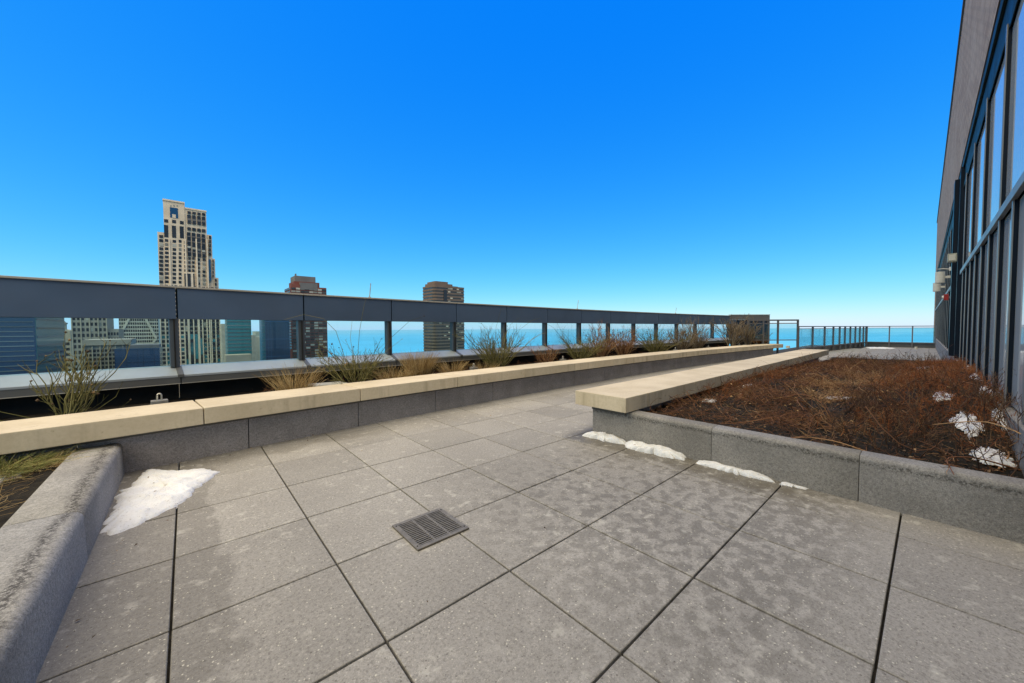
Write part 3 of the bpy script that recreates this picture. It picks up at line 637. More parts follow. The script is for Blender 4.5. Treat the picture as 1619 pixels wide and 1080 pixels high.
# ------------------------------------------------------------------ small fittings behind the curved bench
def anchor(label, u, off):
    p = arc(u - UC, off, ZL - .02); e = empty('anchor_block', p, -(u - UC) / RB); tag(e, label, 'anchor', 'anchor blocks behind the curved bench')
    MB().box(-.062, .062, -.05, .05, 0, .17).build('block', 'box_grey', e, .006)
    pts = [(-.016, 0, .16), (-.016, 0, .215)] + [(.016 * math.cos(a), 0, .215 + .018 * math.sin(a)) for a in np.linspace(math.pi, 0, 7)] + [(.016, 0, .16)]
    MB().tube(pts, .008, 6).build('steel_loop', 'steel', e, smooth=True)
anchor('nearest grey anchor block with steel loop, in the black gap left of the shrubs', -0.15, .80)
anchor('grey anchor block with steel loop beside the green shrub', 3.95, .88)
anchor('grey anchor block with steel loop in a bare gap between shrubs', 6.4, .80)
anchor('grey anchor block with steel loop right of the far flat cover', 11.8, .80)
anchor('grey anchor block with steel loop left of the bare grey shrubs', 14.1, .80)
anchor('grey anchor block with steel loop between the bare grey shrubs', 16.6, .80)
anchor('farthest grey anchor block with steel loop by the end railing', 18.2, .80)
def cover(label, u, off, tilt):
    p = arc(u - UC, off, ZL + .10); e = empty('flat_cover', p, -(u - UC) / RB); e.rotation_euler[1] = tilt; tag(e, label, 'cover plate', 'flat covers behind the curved bench')
    MB().box(-.22, .22, -.13, .13, 0, .022).build('plate', 'cover', e, .004)
    MB().box(-.20, .20, -.11, .11, -.12, -.001).build('body', 'box_grey', e)
cover('pale flat cover plate at the foot of the arching shrub', 1.47, .90, .03)
cover('pale flat cover plate beside the middle shrubs', 9.0, .62, 0)
cover('far pale flat cover plate under the bare grey shrubs', 16.9, .7, -.04)
def rod(label, u, h, lean):
    p = arc(u - UC, RP + .03, 1.708); e = empty('lightning_rod', p); tag(e, label, 'rod', 'rods on the parapet')
    MB().cyl((0, 0, 0), .022, .02, 8).build('base', 'steel', e); MB().tube([(0, 0, .015), (lean * .5, -lean * .3, h * .5), (lean, -lean * .6, h)], .0075, 5).build('spike', 'steel', e)
rod('nearest thin lightning rod on top of the parapet', 2.50, .25, .02); rod('middle thin lightning rod on top of the parapet', 8.25, .25, .03); rod('farthest thin lightning rod on top of the parapet', 13.75, .22, .03)

# ------------------------------------------------------------------ plants
def stems_arr(base, n, h, spread, bend, S_=7, h_var=.35, rbase=.02, kink=.012):
    """n curved stems from around base; returns (n,S,3)"""
    az = rng.random(n) * 2 * math.pi; lean = spread * np.sqrt(rng.random(n)); H_ = h * (1 - h_var * rng.random(n))
    t = np.linspace(0, 1, S_)[None, :, None]
    d = np.c_[np.cos(az) * lean, np.sin(az) * lean, np.ones(n)]; d /= np.linalg.norm(d, axis=1, keepdims=True)
    b0 = np.array(base)[None] + np.c_[np.cos(az) * rbase * rng.random(n), np.sin(az) * rbase * rng.random(n), np.zeros(n)]
    out = np.c_[np.cos(az), np.sin(az), np.zeros(n)]
    side = rng.normal(size=(n, 3)) * .05; side[:, 2] = 0
    P = b0[:, None, :] + d[:, None, :] * (H_[:, None, None] * t) + (out * (bend * H_ * lean)[:, None])[:, None, :] * t ** 2 + side[:, None, :] * t * H_[:, None, None] * 2
    P[:, :, 2] -= (bend * .35 * H_ * lean)[:, None] * t[0, :, 0][None] ** 3
    jit = rng.normal(size=P.shape) * kink * H_[:, None, None]; jit[:, 0] = 0
    return P + jit * (.3 + .7 * t)
def branches(P, per, lo, hi, length, ang, S_=4):
    n, s, _ = P.shape; idx = np.repeat(np.arange(n), per); tt = lo + (hi - lo) * rng.random(len(idx))
    k = np.minimum((tt * (s - 1)).astype(int), s - 2); f = tt * (s - 1) - k
    b0 = P[idx, k] * (1 - f)[:, None] + P[idx, k + 1] * f[:, None]
    tan = P[idx, k + 1] - P[idx, k]; tan /= np.linalg.norm(tan, axis=1, keepdims=True)
    r = rng.normal(size=(len(idx), 3)); r -= (r * tan).sum(1)[:, None] * tan; r /= np.linalg.norm(r, axis=1, keepdims=True)
    d = tan + r * ang; d /= np.linalg.norm(d, axis=1, keepdims=True)
    ln = length * (.4 + .8 * rng.random(len(idx))) * (1.15 - tt * .5)
    t = np.linspace(0, 1, S_)[None, :, None]
    Q = b0[:, None, :] + d[:, None, :] * ln[:, None, None] * t
    Q[:, :, 2] += (t[:, :, 0] ** 2) * ln[:, None] * .18
    jit = rng.normal(size=Q.shape) * .03 * ln[:, None, None]; jit[:, 0] = 0
    return Q + jit
def rad(P, r0, r1): return np.repeat(np.linspace(r0, r1, P.shape[1])[None], P.shape[0], 0)
def seeds(pts, r, tone=None):
    n = len(pts); oct_ = np.array([(1, 0, 0), (-1, 0, 0), (0, 1, 0), (0, -1, 0), (0, 0, 1), (0, 0, -1)], float)
    V = pts[:, None, :] + oct_[None] * (r * (.6 + .8 * rng.random(n)))[:, None, None] * (0.7 + .6 * rng.random((n, 6, 1)))
    f = np.array([(0, 2, 4), (2, 1, 4), (1, 3, 4), (3, 0, 4), (2, 0, 5), (1, 2, 5), (3, 1, 5), (0, 3, 5)])
    Fq = (np.arange(n)[:, None, None] * 6 + f[None]).reshape(-1, 3)
    return V.reshape(-1, 3), Fq, np.repeat(rng.random(n) if tone is None else tone, 6)
def shrub(label, cat, group, u, off, h, n, spread, bend, mat, r0=.006, br=3, blen=.2, twig2=2, seed=0, seed_r=.007, name='shrub', extra=None):
    p = arc(u - UC, off, ZL - .03); e = empty(name, p); tag(e, label, cat, group)
    n = max(8, int(n * .6)); h = h * 1.22 + .06
    P = stems_arr((0, 0, 0), n, h, spread, bend * .6, h_var=.55, rbase=.09, kink=.018); P[:, :, 0] += (rng.normal() * .06 * h) * np.linspace(0, 1, P.shape[1])[None] ** 2
    parts = [tubes(P, rad(P, r0, r0 * .40), 4)]; tips = P[:, -1]
    if br:
        Q = branches(P, br, .15, .95, blen * 1.35, .62); parts.append(tubes(Q, rad(Q, r0 * .60, r0 * .26), 3)); tips = np.r_[tips, Q[:, -1]]
        if twig2:
            Q2 = branches(Q, twig2 + 1, .2, .95, blen * .6, .75, 3); parts.append(tubes(Q2, rad(Q2, r0 * .36, r0 * .18), 3)); tips = np.r_[tips, Q2[:, -1]]
    if extra is not None:
        for pl in extra:
            pl = np.array([pl], float); parts.append(tubes(pl, rad(pl, r0 * .7, r0 * .25), 4)); tips = np.r_[tips, pl[:, -1]]
    np_mesh('stems', *join(parts), mat, e)
    if seed:
        sel = tips[rng.permutation(len(tips))[:seed]]; tag(np_mesh('seed_heads', *seeds(sel, seed_r), 'seed', e), kind='stuff')
    return e
GS = 'shrubs in the parapet planter'
shrub('olive stemmed shrub with dry buds nearest the left edge', 'shrub', GS, -0.74, .90, .60, 30, .34, .10, 'twig_green', .0066, 4, .20, 1, 30, .011,
      extra=[[(0, 0, 0), (-.15, 0, .10), (-.35, .0, .20), (-.5, 0, .33)], [(0, 0, 0), (.16, .05, .12), (.30, .05, .24), (.35, .05, .38)], [(0, 0, 0), (-.25, .0, .08), (-.45, .0, .17), (-.58, 0, .3)], [(.02, 0, 0), (.2, .03, .05), (.33, .03, .13), (.4, .03, .2)]])
def tuft(label, u, off, h, n, spread, mat, name='grass_clump', bend=.5, group='grass clumps in the parapet planter', z=None, r=.0026, at=None):
    p = arc(u - UC, off, ZL - .02) if at is None else at; e = empty(name, p); tag(e, label, 'grass', group)
    P = stems_arr((0, 0, 0), n, h + (.05 if at is None else 0), spread, bend, 6, .8, .15, .03); np_mesh('blades', *tubes(P, rad(P, r, r * .35), 3), mat, e); return e
tuft('dry fawn grass clump right of the black gap', 1.05, .80, .42, 420, .50, 'straw')
shrub('arching green shrub whose long stems cross the parapet band', 'shrub', GS, 1.85, .95, .62, 60, 1.0, .35, 'twig_green', .0062, 4, .22, 2, 40, .010,
      extra=[[(0, 0, 0), (-.12, .05, .5), (-.22, .06, .85), (-.38, .05, 1.02), (-.62, .03, 1.07), (-.85, .0, 1.0)], [(.05, 0, 0), (.06, .05, .45), (.10, .06, .85), (.16, .05, 1.18), (.20, .05, 1.34)], [(.05, 0, 0), (.3, 0, .4), (.55, 0, .75), (.85, 0, 1.0), (1.1, 0, 1.08)], [(.05, 0, 0), (.25, .05, .3), (.5, .03, .56), (.72, 0, .72)], [(0, 0, 0), (-.28, 0, .3), (-.5, 0, .5)], [(0, 0, 0), (.0, 0, .4), (-.05, 0, .75), (-.02, 0, 1.0)]])
tuft('bright straw coloured upright grass clump beside the arching shrub', 2.90, .98, .50, 1100, .42, 'straw', bend=.3)
tuft('reddish dry grass clump right of the straw clump', 3.45, .85, .34, 420, .55, 'straw')
tuft('low brown grass clump between arching shrub and straw', 2.40, .88, .32, 480, .7, 'straw')
shrub('bushy green shrub with fine wiry stems by the second post', 'shrub', GS, 4.60, .98, .78, 80, .72, .25, 'twig_green', .0068, 5, .26, 2, 50, .010,
      extra=[[(0, 0, 0), (-.06, 0, .5), (-.02, 0, .9), (.12, 0, 1.28)], [(.1, 0, 0), (.35, 0, .5), (.6, 0, .85), (.95, 0, 1.04), (1.2, 0, 1.1)], [(.1, 0, 0), (.5, 0, .35), (.9, 0, .6), (1.2, 0, .75), (1.45, 0, .78)], [(.1, 0, 0), (.25, 0, .6), (.35, 0, .95), (.6, 0, 1.1)]])
tuft('tawny grass at the foot of the bushy green shrub', 4.2, .85, .26, 320, .7, 'straw')
shrub('low twiggy brown shrub right of the bushy green one', 'shrub', GS, 6.0, .95, .42, 34, .5, .2, 'twig_brown', .0062, 5, .16, 2, 30, .009)
shrub('brown and green shrub leaning over the coping in mid planter', 'shrub', GS, 7.3, 1.0, .74, 50, .85, .3, 'twig_green', .0072, 5, .26, 2, 50, .011, extra=[[(0, 0, 0), (-.5, 0, .5), (-1.0, 0, .9), (-1.3, 0, 1.0)], [(0, 0, 0), (-.3, 0, .5), (-.75, 0, .85), (-.95, 0, 1.15)]])
shrub('dense brown shrub with two tall thin stems in mid planter', 'shrub', GS, 8.15, 1.0, .78, 60, .62, .22, 'twig_brown', .0075, 5, .24, 3, 60, .012, extra=[[(0, 0, 0), (.03, 0, .5), (-.02, 0, .9), (.1, 0, 1.15)], [(.1, 0, 0), (.12, 0, .6), (.3, 0, 1.05)]])
shrub('dense upright brown shrub by the far flat cover', 'shrub', GS, 9.2, 1.0, .72, 60, .52, .2, 'twig_brown', .0078, 5, .22, 3, 70, .012)
shrub('spreading green shrub right of the far flat cover', 'shrub', GS, 10.9, .95, .78, 60, .95, .3, 'twig_green', .0080, 5, .28, 2, 30, .011)
shrub('grey twiggy shrub in front of the far panes', 'shrub', GS, 12.6, 1.0, .88, 44, .68, .2, 'twig_grey', .0100, 6, .32, 3, 50, .013)
shrub('second grey twiggy shrub in front of the far panes', 'shrub', GS, 13.75, 1.0, .82, 40, .68, .2, 'twig_grey', .0100, 6, .3, 3, 50, .013)
shrub('tall bare grey shrub left of the planter end', 'shrub', GS, 16.3, .95, .95, 22, .5, .12, 'twig_grey', .0170, 6, .45, 3, 20, .016)
shrub('tall bare grey shrub at the planter end beside the rail', 'shrub', GS, 17.6, .9, .92, 20, .42, .10, 'twig_grey', .0170, 6, .45, 3, 20, .016)
shrub('low dense brown bush at the foot of the end railing', 'shrub', GS, 18.4, .8, .50, 50, .7, .2, 'twig_brown', .010, 6, .26, 2, 0)
# dry litter in the strip
def tonef(xy):
    x, y = xy[:, 0], xy[:, 1]; tan_ = np.exp(-((x - 7.2) / 1.9) ** 2 - ((y - .85) / .45) ** 2)
    return .08 + .42 * tan_ + .22 * np.sin(x * 2.9 + 2 * np.sin(y * 3.3)) * np.cos(y * 4.1 + x)
def litter(name, label, npts, fn, zf, ln, mat, r=(.0012, .003), flatness=.35, kind='stuff', S_=4, curl=.5, cat='twigs'):
    xy = fn(npts); n = len(xy); z = np.array([zf(a, b_) for a, b_ in xy])
    az = rng.random(n) * 2 * math.pi; L_ = ln * (.35 + .9 * rng.random(n)); tz = flatness * rng.normal(size=n)
    d = np.c_[np.cos(az), np.sin(az), tz]; d /= np.linalg.norm(d, axis=1, keepdims=True)
    perp = np.c_[-np.sin(az), np.cos(az), rng.normal(size=n) * .6]
    t = np.linspace(-.5, .5, S_)[None, :, None]
    P = np.c_[xy, z + .004 + rng.random(n) * .03 + np.abs(tz) * L_ * .42][:, None, :] + d[:, None, :] * L_[:, None, None] * t + perp[:, None, :] * (curl * L_ * rng.normal(size=n))[:, None, None] * (t ** 2)
    R_ = (r[0] + (r[1] - r[0]) * rng.random(n) ** 2)[:, None] * np.linspace(1, .5, S_)[None]
    tn = np.clip(.55 * rng.random(n) + tonef(xy), 0, 1)
    return tag(np_mesh(name, *tubes(P, R_, 3, tn), mat), label, cat, None, kind)
def strip_pts(n):
    s = -10.5 + 20 * rng.random(n); off = .58 + 1.0 * rng.random(n)
    a = s / RB; return np.c_[UC + (RB + off) * np.sin(a), VC + (RB + off) * np.cos(a)]
litter('dry_litter', 'dry brown plant litter on the soil behind the curved bench', 2600, lambda n: (lambda q: q[(q[:, 0] > .6)])(strip_pts(n)), lambda x, y: ZL, .16, 'twig_brown', (.001, .0028), .5)

# brown planter: lying twigs, standing dead stems, rust coloured mass, curled leaves
def in_right(n, fn):
    x = 3.56 + 13.1 * rng.random(n) ** 1.25; y = -.42 + 2.5 * rng.random(n); k = fn(x, y) > rng.random(n); return np.c_[x[k], y[k]]
def ss(a, b, x): t = np.clip((x - a) / (b - a), 0, 1); return t * t * (3 - 2 * t)
def patch(x, y, f=1.0, o=0.0): return .5 + .5 * np.sin(x * 2.3 * f + 1.7 * np.sin(y * 2.1 + o) + o) * np.cos(y * 3.1 * f + x * .7 + o)
brown_d = lambda x, y: (.05 + .95 * ss(4.0, 5.2, x + .6 * patch(x, y, 1.3))) * (.03 + .97 * ss(.40, .68, patch(x, y, 1.6, 2.0) * .6 + patch(x, y, 3.4, .5) * .5)) * (1 - .6 * ss(.35, -.1, y))
rust_d = lambda x, y: np.maximum(ss(.62, .12, y - .15 * np.sin(x * 2)) * ss(3.9, 4.9, x) * (.30 + .70 * ss(.3, .6, patch(x, y, 3.0, 1.2))), .38 * ss(1.55, 1.8, y) * ss(4.6, 5.2, x) * (1 - ss(8.5, 9.5, x)))
litter('fallen_twigs', 'tangled dead brown twigs lying over the dark planter soil', 24000, lambda n: in_right(n, brown_d), zsoil, .17, 'twig_brown', (.0012, .0036), .5, curl=.9)
litter('bare_soil_twigs', 'scattered thin twigs on the bare soil along the curb', 9000, lambda n: in_right(n, lambda x, y: .9 * (x < 5)), zsoil, .085, 'twig_brown', (.0009, .0028), .25, curl=.7)
litter('coarse_dead_stems', 'thicker fallen tan stalks bent over the brown twigs', 1500, lambda n: in_right(n, lambda x, y: .25 + .75 * brown_d(x, y)), lambda x, y: zsoil(x, y) + .02, .34, 'twig_brown', (.0020, .0052), .45, curl=1.1, S_=6)
def leaves(name, label, npts, fn, zf, size, mat):
    xy = fn(npts); n = len(xy); z = np.array([zf(a, b_) for a, b_ in xy]) + .012 + .06 * rng.random(n) ** 2
    a = rng.random(n) * 6.28; b_ = rng.normal(size=n) * .6; s = size * (.5 + rng.random(n))
    ux = np.c_[np.cos(a), np.sin(a), np.sin(b_) * .6]; vx = np.c_[-np.sin(a), np.cos(a), rng.normal(size=n) * .5]
    c = np.c_[xy, z]; V = []
    curl = (rng.random(n) * .6)[:, None] * s[:, None] * np.array([0, 0, 1.0])
    rows = [c - ux * s[:, None], c - ux * s[:, None] * .3 + vx * s[:, None] * .42 + curl, c + ux * s[:, None], c - ux * s[:, None] * .3 - vx * s[:, None] * .42 + curl * .8]
    V = np.stack(rows, 1).reshape(-1, 3); i = np.arange(n)[:, None] * 4
    Fq = np.concatenate([i + np.array([[0, 1, 2]]), i + np.array([[0, 2, 3]])]); return tag(np_mesh(name, V, Fq, np.repeat(rng.random(n), 4), mat, smooth=False), label, 'leaves', None, 'stuff')
leaves('curled_leaves', 'curled dead leaves caught among the brown twigs', 5000, lambda n: in_right(n, lambda x, y: brown_d(x, y) * ss(4.2, 5.5, x)), zsoil, .017, 'leaf')
leaves('bark_chips', 'dark bark chips and crumbs covering the planter soil', 7000, lambda n: in_right(n, lambda x, y: 1.0 * (x < 6.5)), lambda x, y: zsoil(x, y) - .008, .012, 'bark')
def standing(name, label, npts, fn, zf, h, lean, mat, per=3, blen=.08, r0=.0024, seedn=0, flop=.2, twig2=1):
    xy = fn(npts); n = len(xy); az = rng.random(n) * 6.28; le = lean * rng.random(n) ** .7; H_ = h * (.4 + .75 * rng.random(n)) * (1 - .45 * ss(8, 15, xy[:, 0]))
    base = np.c_[xy, [zf(a, b_) - .01 for a, b_ in xy]]; t = np.linspace(0, 1, 5)[None, :, None]
    d = np.c_[np.cos(az) * le, np.sin(az) * le, np.ones(n)]; d /= np.linalg.norm(d, axis=1, keepdims=True)
    P = base[:, None, :] + d[:, None, :] * H_[:, None, None] * t; P[:, :, 2] -= flop * H_[:, None] * le[:, None] * t[0, :, 0][None] ** 2
    j = rng.normal(size=P.shape) * .05 * H_[:, None, None]; j[:, 0] = 0; P += j * t
    tn = np.clip(.55 * rng.random(n) + tonef(xy), 0, 1); parts = [tubes(P, rad(P, r0, r0 * .4), 3, tn)]
    if per:
        Q = branches(P, per, .25, 1, blen, .9, 4); parts.append(tubes(Q, rad(Q, r0 * .45, r0 * .2), 3, np.clip(np.repeat(tn, per) + rng.normal(size=n * per) * .15, 0, 1)))
        if twig2: Q2 = branches(Q, twig2, .3, .95, blen * .5, .9, 3); parts.append(tubes(Q2, rad(Q2, r0 * .32, r0 * .16), 3))
    o = tag(np_mesh(name, *join(parts), mat), label, 'dead plants', None, 'stuff')
    if seedn:
        pts = P[rng.permutation(n)[:seedn], -1]; tag(np_mesh('seed_heads', *seeds(pts, .010), 'seed', o), kind='stuff')
    return o
standing('dead_brown_stems', 'standing dead brown and tan stems across the middle of the planter', 3600, lambda n: in_right(n, lambda x, y: brown_d(x, y) * ss(4.6, 5.8, x + .5 * patch(x, y, .8))), zsoil, .19, 1.5, 'twig_brown', 4, .10, .0034, 160, .4)
standing('rust_shrub_mass', 'low rust red twiggy plants along the foot of the windows', 7500, lambda n: in_right(n, rust_d), zsoil, .19, 1.0, 'twig_rust', 5, .075, .0030, 0, .3, 2)
standing('dark_bare_stems', 'dark bare upright stems rising through the snow near the windows', 150, lambda n: np.c_[3.75 + 1.6 * rng.random(n), -.42 + 1.0 * rng.random(n) ** 1.3], zsoil, .36, .8, 'bark_stem', 4, .13, .0042, 0, .2, 2)
standing('dark_seed_stems', 'thin dark seed stems standing at the far edge of the planter', 130, lambda n: np.c_[13 + 3.6 * rng.random(n), -.3 + 2.2 * rng.random(n)], zsoil, .62, .7, 'seed', 3, .12, .005, 110, .2)
# larger bent branches at the right front
def branch(label, pts, r):
    e = empty('fallen_branch', pts[0]); tag(e, label, 'branch', 'bent dead branches in the right planter'); b0 = Vector(pts[0])
    P = np.array([[tuple(Vector(p) - b0) for p in pts]], float)
    # resample smoothly
    tt = np.linspace(0, len(pts) - 1, 12); P = np.stack([np.interp(tt, range(len(pts)), P[0, :, i]) for i in range(3)], 1)[None]; P[:, 1:-1] = (P[:, :-2] + P[:, 1:-1] * 2 + P[:, 2:]) / 4
    Q = branches(P, 9, .2, .95, .16, .7); np_mesh('wood', *join([tubes(P, rad(P, r, r * .4), 5), tubes(Q, rad(Q, r * .4, r * .15), 3)]), 'twig_brown', e)
for i, (lab, x, y, az, ln, hh) in enumerate((('longest dark branch reaching left from the right edge', 3.95, -.42, 2.2, .75, .10), ('upright forked dark branch beside the snow', 4.45, .02, 1.2, .45, .36), ('looped brown branch in front of the tan stems', 4.30, .55, .7, .5, .28), ('thick branch lying over the near snow patch', 3.90, -.30, -.3, .6, .08), ('upright dark branch left of the long snow patch', 4.75, .20, 1.9, .35, .34), ('low bent branch close to the curb top', 3.75, .28, 1.6, .55, .06), ('forked branch at the extreme right over the curb', 3.80, -.55, .6, .6, .30), ('slim arched branch behind the looped one', 4.62, .72, 2.6, .5, .24))):
    z = zsoil(x, y); branch(lab, [(x, y, z), (x + ln * .35 * math.cos(az), y + ln * .35 * math.sin(az), z + hh * .8), (x + ln * .7 * math.cos(az + .2), y + ln * .7 * math.sin(az + .2), z + hh), (x + ln * math.cos(az + .5), y + ln * math.sin(az + .5), z + hh * .75)], .006)
# left bed
def left_pts(n, x0, x1, y0, y1): return np.c_[x0 + (x1 - x0) * rng.random(n), y0 + (y1 - y0) * rng.random(n)]
zl = lambda x, y: .205
litter('bed_litter', 'dry straw bits on the dark soil of the left bed', 900, lambda n: left_pts(n, -2.0, -.72, 2.2, 4.3), zl, .10, 'straw', (.0008, .0018), .15)
for lab, x, y, h, n, m_ in (('green grass tuft at the left edge under the bench coping', -1.00, 3.98, .20, 520, 'grass'), ('yellow brown grass tuft against the lichen curb', -.80, 4.10, .13, 420, 'straw'), ('pale green grass tuft behind, under the coping edge', -.93, 4.16, .22, 360, 'grass'), ('ochre grass clump at the far left of the bed', -1.12, 3.74, .15, 420, 'straw')):
    tuft(lab, 0, 0, h, n, 1.1, m_, bend=.8, group='grass tufts in the left bed', r=.0019, at=(x, y, .20))
# moss cushions by the right curb
for lab, x, y in (('bright moss cushion on the soil behind the grey curb', 3.66, .78), ('second smaller moss cushion behind the grey curb', 3.64, .60)):
    o = snow(lab, [(x + .035 * math.cos(a), y + .07 * math.sin(a)) for a in np.linspace(0, 6.28, 10)[:-1]], zs, .014, .01, 'moss_cushion'); o.data.materials[0] = MT['moss']; o['category'] = 'moss'
# crumbs and dead leaf bits on the pavers
leaves('paver_debris', 'tiny dark leaf crumbs scattered on the pavers', 90, lambda n: np.r_[left_pts(n // 3, -.38, 3.3, .4, 4.2), left_pts(n // 3, -.38, -.2, 2.0, 4.3), left_pts(n // 3, -.3, 1.5, 4.1, 4.45)], lambda x, y: -.012, .008, 'seed')

# ------------------------------------------------------------------ city, lake
GZ = -150.0
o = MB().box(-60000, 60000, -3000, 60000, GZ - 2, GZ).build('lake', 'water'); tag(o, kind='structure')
land = [(-9000, -3000), (900, -3000), (700, 300), (420, 640), (230, 760), (120, 900), (-160, 1300), (-600, 2600), (-2500, 6500), (-9000, 12000)]
me = bpy.data.meshes.new('city_ground'); me.from_pydata([(a, b_, GZ + .6) for a, b_ in land], [], [tuple(range(len(land)))]); me.materials.append(MT['cityground']); tag(link(bpy.data.objects.new('city_ground', me)), kind='structure')
def pxuv(x, y, D):           # photo pixel -> (u, z) on the facade plane v = D
    d = r3 * ((x - 809.5) / FPX) - u3 * ((y - 540) / FPX) + f2; t = D / d.y; return d.x * t, CAM_H + d.z * t
def building(name, label, D, x0, x1, group=None):
    u0, _ = pxuv(x0, 520, D); u1, _ = pxuv(x1, 520, D)
    e = empty(name, ((u0 + u1) / 2, D, GZ)); tag(e, label, 'building', group); e['_'] = 0; del e['_']; return e
_wm = {}
def unit(name, mat):
    if (name, mat) not in _wm: _wm[(name, mat)] = boxmesh(name, 1, 1, 1, mat)
    return _wm[(name, mat)]
def blk(e, name, mat, u0, u1, v0, v1, z0, z1):
    o = inst(name, unit(name, mat), None, ((u0 + u1) / 2, (v0 + v1) / 2, (z0 + z1) / 2), (0, 0, 0), (u1 - u0, v1 - v0, z1 - z0)); return on(e, o)
def grid(e, D, cols, rows, w_, h_, mat='window', lit=.0, litmat='window_lit', name='window', proud=.12):
    for u in cols:
        for z in rows:
            blk(e, name, litmat if rnd.random() < lit else mat, u - w_ / 2, u + w_ / 2, D - proud, D + .3, z - h_ / 2, z + h_ / 2)

# --- tan tower (tallest, left)
D = 370.0
tw = building('stone_tower', 'tall stepped tan stone tower rising above the parapet', D, 250, 343)
def Z(zx, zy): return pxuv(230 + zx * .1574, 300 + zy * .1574, D)
def tbox(name, mat, zx0, zx1, ztop, depth, front=0.0, zb=GZ + .5):
    u0 = Z(zx0, 500)[0]; u1 = Z(zx1, 500)[0]; zt = Z((zx0 + zx1) / 2, ztop)[1]; return blk(tw, name, mat, u0, u1, D - front, D + depth, zb, zt)
tbox('wall', 'tan', 190, 402, 122, 26, .6); tbox('wall', 'tan', 402.5, 618, 200, 24, 0); tbox('wall', 'tan', 122, 241, 430, 22, 0.3)
tbox('wall', 'tan', 619, 668, 452, 22, -.6); tbox('wall', 'tan', 668.5, 692, 690, 20, -.9); tbox('wall', 'tan', 692.5, 722, 882, 18, -1.2)
tbox('parapet_cap', 'tan_pier', 186, 406, 112, 27, 1.2, Z(300, 128)[1]); tbox('parapet_cap', 'tan_pier', 406.5, 622, 196, 25, .5, Z(500, 208)[1])
def twin(zx, zy, zw, zh, mat='window', name='window', proud=.75):
    u, z = Z(zx, zy); w_ = zw * .0563; h_ = zh * .0748
    return blk(tw, name, mat, u - w_ / 2, u + w_ / 2, D - proud, D + .5, z - h_ / 2, z + h_ / 2)
twin(287, 235, 78, 100, 'blueglass', 'crown_opening'); twin(287, 268, 34, 34, 'tan_pier', 'crown_balcony', .95)
for x in (255, 287, 318): twin(x, 163, 14, 14, 'window_lit')
for x, y in ((208, 315), (287, 322), (365, 333)): twin(x, y, 38, 32)
for x, y in ((208, 418), (287, 424), (365, 430)): twin(x, y, 40, 118, 'window', 'tall_bay')
for x in (438, 487, 537, 584):
    dy = (x - 438) * .13
    twin(x, 230 + dy, 34, 24); twin(x, 298 + dy, 36, 88, 'window', 'tall_bay'); twin(x, 394 + dy, 36, 30); twin(x, 548 + dy, 36, 236, 'window', 'tall_bay')
    for y in (577, 300): twin(x, y + dy * 2.2 if y > 400 else y + dy, 34, 20, 'window_lit' if y > 400 else 'mech', 'spandrel', .85)
    for y in (470, 520, 625): twin(x, y + dy, 35, 9, 'mech', 'spandrel', .85)
for x in (158, 215):
    for r in range(12):
        y = 470 + 41.4 * r
        if x == 215 and r < 1: continue
        twin(x, y, 36, 26, 'window_lit' if (r == 2 or (r == 10 and x == 158)) else 'window')
for x in (290, 348):
    for r in range(11): twin(x, 520 + 41 * r, 34 if x < 300 else 28, 27, 'window_lit' if r in (1,) or rnd.random() < .08 else 'window')
for r in range(4): twin(393, 530 + 40 * r, 13, 26)
for x in (403, 442, 481):
    for r in range(4): twin(x, 690 + 41 * r, 25, 24)
twin(442, 915, 110, 170, 'tan_pier', 'entry_bay', .9)
for x, w_ in ((399, 15), (440, 32), (487, 13)): twin(x, 912, w_, 135, 'window', 'tall_bay', 1.1)
for x in (535, 588):
    for r in range(7): twin(x, 703 + 40 * r, 25 if x < 550 else 33, 24, 'window_lit' if rnd.random() < .2 else 'window')
for r in range(5): twin(648, 478 + 42 * r, 22, 28)
twin(645, 808, 27, 225, 'blueglass', 'tall_bay')
for r in range(5): twin(679, 716 + 38 * r, 12, 26)
for r in range(2): twin(706, 910 + 40 * r, 20, 28)
# lower shaft seen through the glass: piers, wider bays
lowrows = [Z(400, 980 + 41.5 * r)[1] for r in range(22)]
lowz = lambda r: lowrows[r]
fu0, fu1 = Z(122, 600)[0], Z(722, 600)[0]
cols = [fu0 + (fu1 - fu0) * (i + .5) / 13 for i in range(13)]
for ci, u in enumerate(cols):
    for r in range(22):
        tall = ci in (5, 6, 7, 8) and (4 <= r <= 8 or r > 11)
        blk(tw, 'window', 'teal' if (r > 11 and rnd.random() < .5) else ('window_lit' if rnd.random() < .06 else 'window'), u - .85, u + .85, D - .75, D + .2, lowz(r) - (1.9 if tall else 1.0), lowz(r) + (1.9 if tall else 1.0))
for i in range(14):
    u = fu0 + (fu1 - fu0) * i / 13; blk(tw, 'pier', 'tan_pier', u - .33, u + .33, D - 1.3, D + .1, GZ + .5, Z(300, 1000)[1])
for zx in (241, 402, 512, 619): u = Z(zx, 600)[0]; blk(tw, 'pier', 'tan_pier', u - .4, u + .4, D - 1.4, D + .1, GZ + .5, Z(zx, 500)[1])

def tower(name, label, D, x0, x1, ytop, depth, mat, group='city buildings beyond the parapet'):
    e = building(name, label, D, x0, x1, group); u0, zt = pxuv(x0, ytop, D); u1, _ = pxuv(x1, ytop, D)
    blk(e, 'wall', mat, u0, u1, D, D + depth, GZ + .5, zt); return e, u0, u1, zt
def cols_(u0, u1, n): return [u0 + (u1 - u0) * (i + .5) / n for i in range(n)]
